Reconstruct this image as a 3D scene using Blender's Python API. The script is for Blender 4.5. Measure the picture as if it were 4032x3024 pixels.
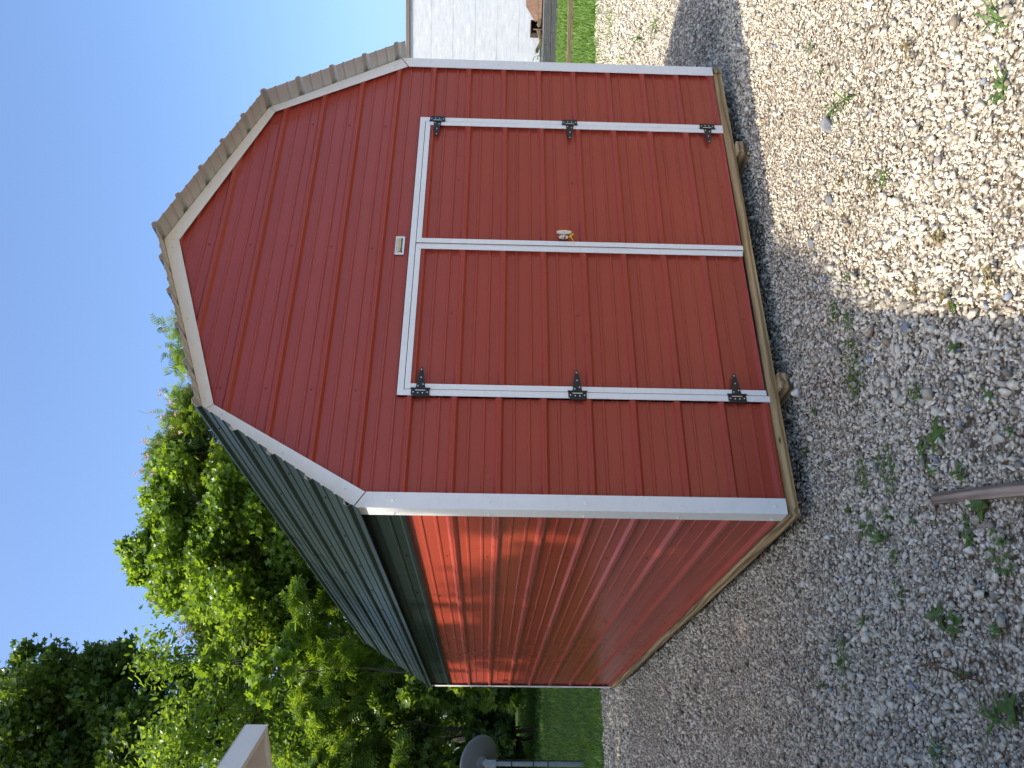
import bpy, math, random
import numpy as np
from mathutils import Vector, Matrix
random.seed(7)
rng = np.random.default_rng(11)
scene = bpy.context.scene
for o in list(bpy.data.objects):
    bpy.data.objects.remove(o)

# ------------------------------------------------------------------ camera
G = 0.17                                   # height of the shed's lowest rib above the gravel
cam_d = bpy.data.cameras.new('camera')
cam = bpy.data.objects.new('camera', cam_d)
scene.collection.objects.link(cam)
cam_d.sensor_width = 36.0
cam_d.lens = 3084.2 / 4032 * 36
cam_d.clip_start = 0.05
cam_d.clip_end = 2000
CX, CY, CZ = -1.2577, -3.5405, 1.4095 + G
right_ax = Vector((0.00548898, -0.03183208, -0.99947816))
down_ax = Vector((-0.87770103, 0.4787882, -0.02006898))
fwd_ax = Vector((0.47917718, 0.87735317, -0.02531099))
cam.matrix_world = Matrix((
    (right_ax.x, -down_ax.x, -fwd_ax.x, CX),
    (right_ax.y, -down_ax.y, -fwd_ax.y, CY),
    (right_ax.z, -down_ax.z, -fwd_ax.z, CZ),
    (0, 0, 0, 1)))
scene.camera = cam
scene.render.resolution_x = 1024
scene.render.resolution_y = 768

# ------------------------------------------------------------------ sky and sun
SUN_K = 0.77
world = bpy.data.worlds.new("World")
scene.world = world
world.use_nodes = True
wt = world.node_tree
wt.nodes.clear()
wo = wt.nodes.new('ShaderNodeOutputWorld')
bg = wt.nodes.new('ShaderNodeBackground')
sky = wt.nodes.new('ShaderNodeTexSky')
sky.sky_type = 'NISHITA'
sky.sun_disc = False
sky.sun_elevation = math.atan(1 / SUN_K)
sky.sun_rotation = math.radians(-86.9)
sky.altitude = 0
sky.air_density = 0.85
sky.dust_density = 3.7
sky.ozone_density = 9.0
bg.inputs['Strength'].default_value = 0.15
warm = wt.nodes.new('ShaderNodeMixRGB')          # slightly warm white balance of the skylight
warm.blend_type = 'MULTIPLY'
warm.inputs['Fac'].default_value = 1
warm.inputs['Color2'].default_value = (1.04, 1.0, 0.92, 1)
wt.links.new(sky.outputs[0], warm.inputs['Color1'])
wt.links.new(warm.outputs[0], bg.inputs[0])
wt.links.new(bg.outputs[0], wo.inputs[0])
sun_d = bpy.data.lights.new('sun', 'SUN')
sun_d.energy = 2.6
sun_d.angle = math.radians(0.53)
sun_d.color = (1.0, 0.92, 0.80)
sun = bpy.data.objects.new('sun', sun_d)
scene.collection.objects.link(sun)
SUN_DIR = Vector((SUN_K, -0.042, -1.0)).normalized()
sun.rotation_euler = SUN_DIR.to_track_quat('-Z', 'Y').to_euler()
sun.location = (-20, 0, 26)
scene.view_settings.view_transform = 'Standard'
scene.view_settings.look = 'None'
scene.view_settings.exposure = 1.3
scene.view_settings.gamma = 1.0

# ------------------------------------------------------------------ material helpers
MATS = {}
def nt(name):
    m = bpy.data.materials.new(name)
    m.use_nodes = True
    n = m.node_tree.nodes
    b = n['Principled BSDF']
    MATS[name] = m
    return m, m.node_tree, n, b

def noise(t, n, scale, detail=4, vec=None, rough=0.55):
    x = n.new('ShaderNodeTexNoise')
    x.inputs['Scale'].default_value = scale
    x.inputs['Detail'].default_value = detail
    x.inputs['Roughness'].default_value = rough
    if vec is not None:
        t.links.new(vec, x.inputs['Vector'])
    return x

def ramp(t, n, src, stops, interp='LINEAR'):
    r = n.new('ShaderNodeValToRGB')
    r.color_ramp.interpolation = interp
    e = r.color_ramp.elements
    while len(e) < len(stops):
        e.new(0.5)
    for k, (p, c) in enumerate(stops):
        e[k].position = p
        e[k].color = (*c, 1) if len(c) == 3 else c
    t.links.new(src, r.inputs['Fac'])
    return r

def objvec(t, n, scale=(1, 1, 1)):
    tc = n.new('ShaderNodeTexCoord')
    mp = n.new('ShaderNodeMapping')
    mp.inputs['Scale'].default_value = scale
    t.links.new(tc.outputs['Object'], mp.inputs['Vector'])
    return mp.outputs['Vector']

def painted(name, col, var=0.08, rough=0.33, bump=0.02, dirt=0.0, dirtcol=(0.25, 0.22, 0.18), wav=3.0, coat=0.0, spec=0.5):
    """factory painted sheet steel: faint oil-canning, dust and tone drift"""
    m, t, n, b = nt(name)
    v = objvec(t, n)
    a = noise(t, n, 1.7, 5, v)
    lo = tuple(c * (1 - var) for c in col)
    hi = tuple(min(1, c * (1 + var)) for c in col)
    cr = ramp(t, n, a.outputs['Fac'], [(0.3, lo), (0.7, hi)])
    outc = cr.outputs['Color']
    if dirt > 0:
        d = noise(t, n, 14, 8, objvec(t, n, (1, 1, 2.5)), 0.7)
        dr = ramp(t, n, d.outputs['Fac'], [(0.5, (0, 0, 0)), (0.75, (dirt, dirt, dirt))])
        mx = n.new('ShaderNodeMixRGB')
        t.links.new(dr.outputs['Color'], mx.inputs['Fac'])
        t.links.new(outc, mx.inputs['Color1'])
        mx.inputs['Color2'].default_value = (*dirtcol, 1)
        outc = mx.outputs['Color']
    t.links.new(outc, b.inputs['Base Color'])
    rr = noise(t, n, 9, 6, v)
    mr = n.new('ShaderNodeMapRange')
    mr.inputs['To Min'].default_value = rough - 0.05
    mr.inputs['To Max'].default_value = rough + 0.09
    t.links.new(rr.outputs['Fac'], mr.inputs['Value'])
    t.links.new(mr.outputs['Result'], b.inputs['Roughness'])
    b.inputs['Coat Weight'].default_value = coat
    b.inputs['Specular IOR Level'].default_value = spec
    b.inputs['Coat Roughness'].default_value = 0.2
    bn = noise(t, n, wav, 3, v)
    bp = n.new('ShaderNodeBump')
    bp.inputs['Strength'].default_value = bump
    bp.inputs['Distance'].default_value = 0.15
    t.links.new(bn.outputs['Fac'], bp.inputs['Height'])
    t.links.new(bp.outputs['Normal'], b.inputs['Normal'])
    return m

M_RED = painted('red_paint', (0.37, 0.056, 0.032), 0.05, 0.22, 0.02, 0.06, (0.32, 0.08, 0.06), 1.6, spec=0.42)
M_GREEN = painted('dark_green_paint', (0.008, 0.0135, 0.0105), 0.12, 0.34, 0.02, 0.10, (0.06, 0.07, 0.06), 2.0, spec=0.22)
M_BEIGE = painted('beige_backer_paint', (0.54, 0.54, 0.50), 0.05, 0.5, 0.05, 0.15, (0.25, 0.22, 0.18))
M_WHITE = painted('white_trim_paint', (0.86, 0.845, 0.79), 0.03, 0.38, 0.05, 0.22, (0.55, 0.53, 0.48))
M_BLACK = painted('black_hinge_paint', (0.012, 0.013, 0.013), 0.1, 0.42, 0.02)
M_ALU = painted('carport_white', (0.62, 0.61, 0.58), 0.04, 0.45, 0.04, 0.2, (0.4, 0.36, 0.3))
M_GREY = painted('dish_grey', (0.22, 0.235, 0.24), 0.08, 0.5, 0.02)
M_POLE = painted('galvanised_grey', (0.32, 0.34, 0.36), 0.15, 0.4, 0.05, 0.3, (0.1, 0.09, 0.08))
M_YEL = painted('yellow_plastic', (0.80, 0.55, 0.01), 0.05, 0.4, 0.0)
M_GOLD = painted('gold_print', (0.62, 0.42, 0.07), 0.05, 0.4, 0.0)
M_INK = painted('dark_print', (0.03, 0.03, 0.035), 0.05, 0.4, 0.0)
M_INKG = painted('grey_print', (0.16, 0.16, 0.18), 0.05, 0.4, 0.0)
M_PLATE = painted('plate_white', (0.78, 0.77, 0.72), 0.02, 0.35, 0.0)
m, t, n, b = nt('chrome')
b.inputs['Base Color'].default_value = (0.72, 0.72, 0.70, 1); b.inputs['Metallic'].default_value = 1; b.inputs['Roughness'].default_value = 0.18
M_CHROME = m
m, t, n, b = nt('bright_zinc')
b.inputs['Base Color'].default_value = (0.75, 0.76, 0.76, 1); b.inputs['Metallic'].default_value = 0.6; b.inputs['Roughness'].default_value = 0.35
M_ZINC = m

def wood(name, c1, c2, axis='x', ring=14, dark=(0.05, 0.035, 0.02)):
    m, t, n, b = nt(name)
    sc = {'x': (0.7, 9, 9), 'y': (9, 0.7, 9), 'z': (9, 9, 0.7)}[axis]
    v = objvec(t, n, sc)
    wv = n.new('ShaderNodeTexWave')
    wv.wave_type = 'BANDS'
    wv.bands_direction = {'x': 'Z', 'y': 'Z', 'z': 'X'}[axis]
    wv.inputs['Scale'].default_value = ring / 9
    wv.inputs['Distortion'].default_value = 9.0
    wv.inputs['Detail'].default_value = 4
    wv.inputs['Detail Scale'].default_value = 1.4
    t.links.new(v, wv.inputs['Vector'])
    cr = ramp(t, n, wv.outputs['Fac'], [(0.0, c1), (0.7, c2), (1.0, tuple(c * 0.6 for c in c2))])
    ns = noise(t, n, 3, 8, v, 0.7)
    mx = n.new('ShaderNodeMixRGB'); mx.blend_type = 'MULTIPLY'
    r2 = ramp(t, n, ns.outputs['Fac'], [(0.3, (0.55, 0.52, 0.48)), (0.6, (1, 1, 1))])
    mx.inputs['Fac'].default_value = 0.75
    t.links.new(cr.outputs['Color'], mx.inputs['Color1'])
    t.links.new(r2.outputs['Color'], mx.inputs['Color2'])
    # knots and grime with shapes of their own
    k = n.new('ShaderNodeTexVoronoi'); k.inputs['Scale'].default_value = 4.0
    t.links.new(objvec(t, n, (1.2, 1.2, 1.2) if axis != 'x' else (0.9, 3, 3)), k.inputs['Vector'])
    kr = ramp(t, n, k.outputs['Distance'], [(0.03, (1, 1, 1)), (0.09, (0, 0, 0))])
    m2 = n.new('ShaderNodeMixRGB')
    t.links.new(kr.outputs['Color'], m2.inputs['Fac'])
    t.links.new(mx.outputs['Color'], m2.inputs['Color1'])
    m2.inputs['Color2'].default_value = (*dark, 1)
    t.links.new(m2.outputs['Color'], b.inputs['Base Color'])
    b.inputs['Roughness'].default_value = 0.8
    bp = n.new('ShaderNodeBump'); bp.inputs['Strength'].default_value = 0.5; bp.inputs['Distance'].default_value = 0.01
    t.links.new(wv.outputs['Fac'], bp.inputs['Height'])
    t.links.new(bp.outputs['Normal'], b.inputs['Normal'])
    return m
M_WOODX = wood('treated_lumber_long', (0.66, 0.45, 0.22), (0.50, 0.31, 0.13), 'x', 8)
M_WOODY = wood('treated_lumber_deep', (0.52, 0.37, 0.19), (0.38, 0.25, 0.12), 'y', 8)
M_STAKE = wood('weathered_stake', (0.40, 0.31, 0.23), (0.27, 0.20, 0.14), 'x', 14)
M_BEAM = wood('weathered_grey_timber', (0.17, 0.17, 0.165), (0.10, 0.10, 0.10), 'x', 20, (0.06, 0.06, 0.055))
M_PLANK = wood('tan_plank', (0.36, 0.26, 0.16), (0.26, 0.18, 0.10), 'x', 16)
M_BARK = wood('bark', (0.10, 0.08, 0.06), (0.06, 0.045, 0.03), 'z', 30, (0.03, 0.02, 0.015))
M_TWIG = wood('twig_brown', (0.22, 0.10, 0.045), (0.14, 0.06, 0.03), 'x', 30)

def attr_mat(name, stops, rough=0.6, transl=0.0, tcol=None, spec=0.5, noise_amt=0.0, nscale=60):
    """colour taken from a per-piece random number (each leaf or stone has its own tint)"""
    m, t, n, b = nt(name)
    a = n.new('ShaderNodeAttribute'); a.attribute_name = 'rnd'
    cr = ramp(t, n, a.outputs['Fac'], stops)
    src = cr.outputs['Color']
    if noise_amt > 0:
        ns = noise(t, n, nscale, 6, objvec(t, n), 0.65)
        r2 = ramp(t, n, ns.outputs['Fac'], [(0.3, (1 - noise_amt,) * 3), (0.7, (1, 1, 1))])
        mx = n.new('ShaderNodeMixRGB'); mx.blend_type = 'MULTIPLY'; mx.inputs['Fac'].default_value = 1
        t.links.new(src, mx.inputs['Color1']); t.links.new(r2.outputs['Color'], mx.inputs['Color2'])
        src = mx.outputs['Color']
    t.links.new(src, b.inputs['Base Color'])
    b.inputs['Roughness'].default_value = rough
    b.inputs['Specular IOR Level'].default_value = spec
    if transl > 0:
        tr = n.new('ShaderNodeBsdfTranslucent')
        hs = n.new('ShaderNodeMixRGB'); hs.blend_type = 'MULTIPLY'; hs.inputs['Fac'].default_value = 1
        hs.inputs['Color2'].default_value = (*(tcol or (1.9, 1.8, 0.5)), 1)
        t.links.new(src, hs.inputs['Color1'])
        t.links.new(hs.outputs['Color'], tr.inputs['Color'])
        ms = n.new('ShaderNodeMixShader'); ms.inputs['Fac'].default_value = transl
        t.links.new(b.outputs['BSDF'], ms.inputs[1]); t.links.new(tr.outputs['BSDF'], ms.inputs[2])
        t.links.new(ms.outputs['Shader'], n['Material Output'].inputs['Surface'])
    return m
def leafmat(name, dark, mid, light, transl=0.45, rough=0.30):
    return attr_mat(name, [(0.0, dark), (0.5, mid), (1.0, light)], rough, transl, (1.9, 1.75, 0.5), 0.3)
M_LF_TULIP = leafmat('tulip_leaf', (0.10, 0.17, 0.03), (0.16, 0.26, 0.045), (0.26, 0.36, 0.07), 0.5)
M_LF_SILK = leafmat('silk_leaf', (0.07, 0.12, 0.028), (0.11, 0.18, 0.038), (0.17, 0.25, 0.05), 0.5)
M_LF_DARK = leafmat('dark_leaf', (0.05, 0.095, 0.024), (0.08, 0.14, 0.034), (0.14, 0.20, 0.05))
M_LF_MID = leafmat('mid_leaf', (0.10, 0.17, 0.035), (0.16, 0.25, 0.05), (0.25, 0.34, 0.07), 0.5)
M_GRASS = attr_mat('grass_blades', [(0, (0.08, 0.16, 0.028)), (0.6, (0.15, 0.26, 0.045)), (0.93, (0.24, 0.34, 0.075)), (1.0, (0.35, 0.30, 0.15))], 0.55, 0.35)
M_WEED = attr_mat('weed_leaf', [(0, (0.05, 0.11, 0.02)), (1, (0.12, 0.22, 0.04))], 0.45, 0.3)
M_FLOWER = attr_mat('silk_flower', [(0, (0.65, 0.30, 0.22)), (0.5, (0.75, 0.48, 0.36)), (1, (0.8, 0.65, 0.5))], 0.7, 0.3, (1.2, 1.0, 0.9))
M_STONE = attr_mat('limestone', [(0.0, (0.22, 0.185, 0.135)), (0.16, (0.42, 0.365, 0.275)), (0.36, (0.62, 0.55, 0.425)),
                                 (0.6, (0.78, 0.69, 0.54)), (0.8, (0.83, 0.72, 0.54)), (0.9, (0.88, 0.83, 0.72)),
                                 (0.955, (0.42, 0.27, 0.16)), (0.98, (0.28, 0.31, 0.35)), (1.0, (0.36, 0.385, 0.42))],
                   0.85, 0, None, 0.2, 0.38, 70)
M_ROCK = attr_mat('grey_rock', [(0, (0.20, 0.21, 0.22)), (1, (0.36, 0.36, 0.35))], 0.85, 0, None, 0.2, 0.45, 28)

# ------------------------------------------------------------------ object helpers
COL = scene.collection
def link(name, me, mats, parent=None):
    o = bpy.data.objects.new(name, me)
    COL.objects.link(o)
    if not isinstance(mats, (list, tuple)):
        mats = [mats]
    for mm in mats:
        me.materials.append(mm)
    if parent is not None:
        o.parent = parent
    return o
def empty(name, loc, rz=0.0):
    o = bpy.data.objects.new(name, None)
    o.location = loc
    o.rotation_euler = (0, 0, rz)
    o.empty_display_size = 0.1
    COL.objects.link(o)
    return o
def tag(o, label=None, cat=None, group=None, kind=None):
    if label: o['label'] = label
    if cat: o['category'] = cat
    if group: o['group'] = group
    if kind: o['kind'] = kind
    return o

class MB:
    def __init__(s): s.v = []; s.f = []; s.m = []
    def add(s, vs, fs, mi=0):
        k = len(s.v); s.v.extend(tuple(p) for p in vs)
        for f in fs: s.f.append(tuple(i + k for i in f)); s.m.append(mi)
    def box(s, x0, x1, y0, y1, z0, z1, mi=0):
        vs = [(x0, y0, z0), (x1, y0, z0), (x1, y1, z0), (x0, y1, z0), (x0, y0, z1), (x1, y0, z1), (x1, y1, z1), (x0, y1, z1)]
        s.add(vs, [(0, 3, 2, 1), (4, 5, 6, 7), (0, 1, 5, 4), (1, 2, 6, 5), (2, 3, 7, 6), (3, 0, 4, 7)], mi)
    def prism(s, poly, ext, mi=0):
        """poly: list of 3D points, ext: extrusion vector"""
        n = len(poly); e = Vector(ext)
        a = [Vector(p) for p in poly]
        s.add(a + [p + e for p in a], [tuple(range(n))[::-1], tuple(range(n, 2 * n))] + [(i, (i + 1) % n, (i + 1) % n + n, i + n) for i in range(n)], mi)
    def tube(s, pts, rad, seg=8, mi=0, cap=True):
        pts = [Vector(p) for p in pts]
        rings = []
        prev = None
        for i, p in enumerate(pts):
            d = (pts[min(i + 1, len(pts) - 1)] - pts[max(i - 1, 0)]).normalized()
            up = Vector((0, 0, 1)) if abs(d.z) < 0.9 else Vector((1, 0, 0))
            if prev is not None: up = prev
            a = d.cross(up)
            if a.length < 1e-4: a = d.cross(Vector((0, 1, 0)))
            a.normalize(); bb = a.cross(d).normalized(); prev = bb
            r = rad[i] if isinstance(rad, (list, tuple)) else rad
            rings.append([p + a * math.cos(2 * math.pi * k / seg) * r + bb * math.sin(2 * math.pi * k / seg) * r for k in range(seg)])
        vs = [q for r in rings for q in r]
        fs = []
        for i in range(len(rings) - 1):
            for k in range(seg):
                a, b2 = i * seg + k, i * seg + (k + 1) % seg
                fs.append((a, b2, b2 + seg, a + seg))
        if cap:
            fs.append(tuple(range(seg))[::-1]); fs.append(tuple(range(len(vs) - seg, len(vs))))
        s.add(vs, fs, mi)
    def disc(s, c, nrm, r, h, seg=8, mi=0, dome=True):
        """screw head"""
        c = Vector(c); nrm = Vector(nrm).normalized()
        up = Vector((0, 0, 1)) if abs(nrm.z) < 0.9 else Vector((1, 0, 0))
        a = nrm.cross(up).normalized(); bb = nrm.cross(a)
        def ring(rr, hh): return [c + nrm * hh + (a * math.cos(2 * math.pi * k / seg) + bb * math.sin(2 * math.pi * k / seg)) * rr for k in range(seg)]
        rs = [ring(r, 0), ring(r, h * 0.3), ring(r * 0.62, h * 0.36), ring(r * 0.55, h)]
        vs = [q for q_ in rs for q in q_]
        fs = [(i * seg + k, i * seg + (k + 1) % seg, (i + 1) * seg + (k + 1) % seg, (i + 1) * seg + k) for i in range(3) for k in range(seg)]
        fs.append(tuple(range(3 * seg, 4 * seg)))
        s.add(vs, fs, mi)
    def build(s, name, mats, parent=None, smooth=False, bevel=0):
        me = bpy.data.meshes.new(name)
        me.from_pydata([tuple(p) for p in s.v], [], s.f)
        me.polygons.foreach_set('material_index', s.m)
        if smooth: me.polygons.foreach_set('use_smooth', [True] * len(s.f))
        me.update()
        o = link(name, me, mats, parent)
        if bevel:
            bv = o.modifiers.new('bevel', 'BEVEL'); bv.width = bevel; bv.segments = 2; bv.limit_method = 'ANGLE'; bv.angle_limit = math.radians(40)
        return o

def np_mesh(name, V, F, mats, parent=None, rnd=None, smooth=False):
    """V (n,3), F (m,3) triangles, rnd (m,) a random number for each face"""
    me = bpy.data.meshes.new(name)
    V = np.ascontiguousarray(V, dtype=np.float32); F = np.ascontiguousarray(F, dtype=np.int32)
    k = F.shape[1]
    me.vertices.add(len(V)); me.vertices.foreach_set('co', V.ravel())
    me.loops.add(F.size); me.loops.foreach_set('vertex_index', F.ravel())
    me.polygons.add(len(F))
    me.polygons.foreach_set('loop_start', np.arange(0, F.size, k, dtype=np.int32))
    if smooth: me.polygons.foreach_set('use_smooth', np.ones(len(F), dtype=bool))
    me.update(calc_edges=True)
    if rnd is not None:
        at = me.attributes.new('rnd', 'FLOAT', 'FACE')
        at.data.foreach_set('value', np.ascontiguousarray(rnd, dtype=np.float32))
    return link(name, me, mats, parent)

def instances(tv, tf, pos, A, B, C, scale):
    """copy template (tv,tf) to pos with axes A,B,C (n,3) and scale (n,) or (n,3)"""
    n = len(pos)
    sc = scale if scale.ndim == 2 else scale[:, None] * np.ones((1, 3))
    V = (pos[:, None, :] + tv[None, :, 0:1] * (A * sc[:, 0:1])[:, None, :] + tv[None, :, 1:2] * (B * sc[:, 1:2])[:, None, :]
         + tv[None, :, 2:3] * (C * sc[:, 2:3])[:, None, :]).reshape(-1, 3)
    F = (tf[None] + (np.arange(n) * len(tv))[:, None, None]).reshape(-1, tf.shape[1])
    return V, F
def frames(N, spin=None):
    """orthonormal axes with C = N"""
    N = N / np.linalg.norm(N, axis=1, keepdims=True)
    R = rng.normal(size=N.shape)
    A = np.cross(N, R); A /= np.linalg.norm(A, axis=1, keepdims=True)
    return A, np.cross(N, A), N

# ------------------------------------------------------------------ the lie of the land
def sst(a, b_, x):
    t_ = np.clip((x - a) / (b_ - a), 0, 1); return t_ * t_ * (3 - 2 * t_)
def dd_of(x, y): return 0.4795 * (x - CX) + 0.8775 * (y - CY)      # distance in front of where the photographer stands
def wob(x, y, s=1.0, ph=0.0):
    return (np.sin(x * 1.3 * s + 1.7 * y * s + ph) + np.sin(2.9 * x * s - 2.1 * y * s + 1 + ph) * 0.6 + np.sin(5.3 * x * s + 4.7 * y * s + 2 + ph) * 0.4) / 2
def ground_z(x, y):
    x = np.asarray(x, float); y = np.asarray(y, float)
    dd = dd_of(x, y)
    rise = 0.62 * sst(11, 21, dd) * (1 - sst(6, 10, x))
    near = np.clip((np.hypot(np.maximum(0, np.maximum(-x, x - 3.1)), np.maximum(0, np.maximum(-y, y - 6)))) / 0.6, 0, 1)
    return rise + (0.012 * wob(x, y) + 0.006 * wob(x, y, 3.1, 2)) * near
def gravel_edge(x):
    return np.interp(x, [-6, -0.8, 0.3, 3, 9.5, 14], [9.3, 9.9, 11.0, 11.4, 12.8, 12.2])
def gravel_in(x, y):
    return dd_of(x, y) < gravel_edge(x) + 0.3 * wob(x, y, 1.7) + 0.12 * wob(x, y, 6)

def axis_pts(lo, hi, a, b_, fine, nc):
    far_l = lo + (a - lo) * (1 - np.geomspace(1, 0.001, nc)) if True else None
    left = a - (a - lo) * np.geomspace(1, 0.004, nc)
    rightp = b_ + (hi - b_) * np.geomspace(0.004, 1, nc)
    return np.concatenate([left, np.arange(a, b_, fine), [b_], rightp])
gx = axis_pts(-300, 320, -6, 18, 0.1, 22); gy = axis_pts(-300, 420, -6, 24, 0.1, 22)
GXm, GYm = np.meshgrid(gx, gy, indexing='ij')
GZ = ground_z(GXm, GYm)
V = np.stack([GXm, GYm, GZ], -1).reshape(-1, 3)
nx_, ny_ = len(gx), len(gy)
idx = np.arange(nx_ * ny_).reshape(nx_, ny_)
F = np.stack([idx[:-1, :-1], idx[1:, :-1], idx[1:, 1:], idx[:-1, 1:]], -1).reshape(-1, 4)
m, t, n, b = nt('ground_soil')
att = n.new('ShaderNodeAttribute'); att.attribute_name = 'stony'
v = objvec(t, n)
vo = n.new('ShaderNodeTexVoronoi'); vo.inputs['Scale'].default_value = 62
t.links.new(v, vo.inputs['Vector'])
stc = ramp(t, n, vo.outputs['Color'], [(0.1, (0.18, 0.145, 0.10)), (0.5, (0.40, 0.345, 0.26)), (0.9, (0.68, 0.61, 0.49))])
edge = ramp(t, n, vo.outputs['Distance'], [(0.35, (1, 1, 1)), (0.75, (0.25, 0.22, 0.18))])
mx = n.new('ShaderNodeMixRGB'); mx.blend_type = 'MULTIPLY'; mx.inputs['Fac'].default_value = 1
t.links.new(stc.outputs['Color'], mx.inputs['Color1']); t.links.new(edge.outputs['Color'], mx.inputs['Color2'])
gn = noise(t, n, 6, 8, v, 0.7)
gr = ramp(t, n, gn.outputs['Fac'], [(0.3, (0.035, 0.05, 0.016)), (0.55, (0.05, 0.085, 0.022)), (0.75, (0.10, 0.10, 0.045))])
mix = n.new('ShaderNodeMixRGB')
t.links.new(att.outputs['Fac'], mix.inputs['Fac']); t.links.new(gr.outputs['Color'], mix.inputs['Color1']); t.links.new(mx.outputs['Color'], mix.inputs['Color2'])
t.links.new(mix.outputs['Color'], b.inputs['Base Color'])
b.inputs['Roughness'].default_value = 0.95
b.inputs['Specular IOR Level'].default_value = 0.15
bp = n.new('ShaderNodeBump'); bp.inputs['Strength'].default_value = 0.9; bp.inputs['Distance'].default_value = 0.012; bp.invert = True
t.links.new(vo.outputs['Distance'], bp.inputs['Height']); t.links.new(bp.outputs['Normal'], b.inputs['Normal'])
M_GROUND = m
ground = np_mesh('ground', V, F, M_GROUND, smooth=True)
at = ground.data.attributes.new('stony', 'FLOAT', 'POINT')
at.data.foreach_set('value', gravel_in(GXm, GYm).astype(np.float32).ravel())
tag(ground, kind='structure')

# ------------------------------------------------------------------ gravel: loose crushed limestone
def rock_template(nv, seed, flat=0.65):
    r = np.random.default_rng(seed)
    import bmesh
    bm = bmesh.new()
    P = r.normal(size=(nv, 3)); P /= np.linalg.norm(P, axis=1, keepdims=True)
    P *= r.uniform(0.75, 1.1, size=(nv, 1)); P *= np.array([1.0, r.uniform(0.6, 0.9), flat])
    for p in P: bm.verts.new(p)
    bmesh.ops.convex_hull(bm, input=bm.verts)
    bmesh.ops.triangulate(bm, faces=bm.faces)
    loose = [q for q in bm.verts if not q.link_faces]
    for q in loose: bm.verts.remove(q)
    bm.verts.index_update(); bm.verts.ensure_lookup_table()
    tv = np.array([q.co[:] for q in bm.verts]); tf = np.array([[q.index for q in f.verts] for f in bm.faces])
    bm.free()
    return tv, tf
ROCKS = [rock_template(random.choice([9, 10, 12, 13]), 100 + i, random.uniform(0.5, 0.8)) for i in range(12)]
def density_field(n_cand):
    """candidate positions, then thinned with distance"""
    x = rng.uniform(-3.2, 13.5, n_cand); y = rng.uniform(-3.0, 14, n_cand)
    return x, y
def scatter_gravel():
    xs, ys, ss = [], [], []
    specs = [  # (dd range, half angle margin, per m2, median size)
        (1.6, 3.6, 6600, 0.0077), (3.6, 5.5, 5600, 0.0082), (5.5, 8.5, 2500, 0.0108), (8.5, 13.8, 1200, 0.015)]
    for d0, d1, dens, sz in specs:
        lat = d1 * 0.60 + 0.5
        n_ = int((d1 - d0) * 2 * lat * dens)
        d = rng.uniform(d0, d1, n_); l = rng.uniform(-lat, lat, n_)
        x = CX + d * 0.4795 + l * 0.8775; y = CY + d * 0.8775 - l * 0.4795
        keep = (np.abs(l) < d * 0.55 + 0.6) & gravel_in(x, y)
        keep &= ~((x > 0.05) & (x < 3.05) & (y > 0.35) & (y < 5.9))
        bare = wob(x, y, 2.3, 5) + 0.6 * wob(x, y, 7.0, 1)
        keep &= (rng.random(n_) < np.where(bare < -0.65, 0.4, 1.0))
        x, y = x[keep], y[keep]
        xs.append(x); ys.append(y)
        s_ = sz * np.exp(rng.normal(0, 0.42, len(x)))
        # patches of finer and coarser stone
        s_ *= 1 + 0.28 * wob(x, y, 1.1, 3)
        ss.append(np.clip(s_, 0.0035, 0.032))
    x = np.concatenate(xs); y = np.concatenate(ys); s = np.concatenate(ss)
    n_ = len(x)
    z = ground_z(x, y) + s * rng.uniform(-0.1, 0.75, n_)
    pos = np.stack([x, y, z], 1)
    N = rng.normal(size=(n_, 3)) * 0.45 + np.array([0, 0, 1])
    A, B, C = frames(N)
    kind = rng.integers(0, len(ROCKS), n_)
    rv = np.clip(rng.beta(1.5, 1.45, n_) * 0.93 + 0.03 * wob(x, y, 1.9, 4), 0, 0.93)
    odd = rng.random(n_); rv = np.where(odd > 0.965, rng.uniform(0.94, 1.0, n_), rv)
    Vs, Fs, Rs = [], [], []; off = 0
    for k, (tv, tf) in enumerate(ROCKS):
        q = kind == k
        sc = s[q][:, None] * rng.uniform(0.8, 1.25, (q.sum(), 3))
        V_, F_ = instances(tv, tf, pos[q], A[q], B[q], C[q], sc)
        Vs.append(V_); Fs.append(F_ + off); off += len(V_)
        Rs.append(np.repeat(rv[q], len(tf)))
    print('gravel stones', n_)
    return np.concatenate(Vs), np.concatenate(Fs), np.concatenate(Rs)
V, F, R_ = scatter_gravel()
grav = np_mesh('gravel', V, F, M_STONE, rnd=R_)
tag(grav, kind='stuff', label='loose crushed limestone gravel covering the yard', cat='gravel')
del V, F, R_

# ------------------------------------------------------------------ the shed
W, L = 3.11, 6.0
PITCH = 0.2286
RIBH = 0.019
XB, ZB = 0.4909, 2.8455
ZP = 3.268
ZE = 2.056
shed = empty('metal_shed', (0, 0, G))
tag(shed, 'red metal barn shaped shed with dark green gambrel roof, white trim and double doors', 'shed')

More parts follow.
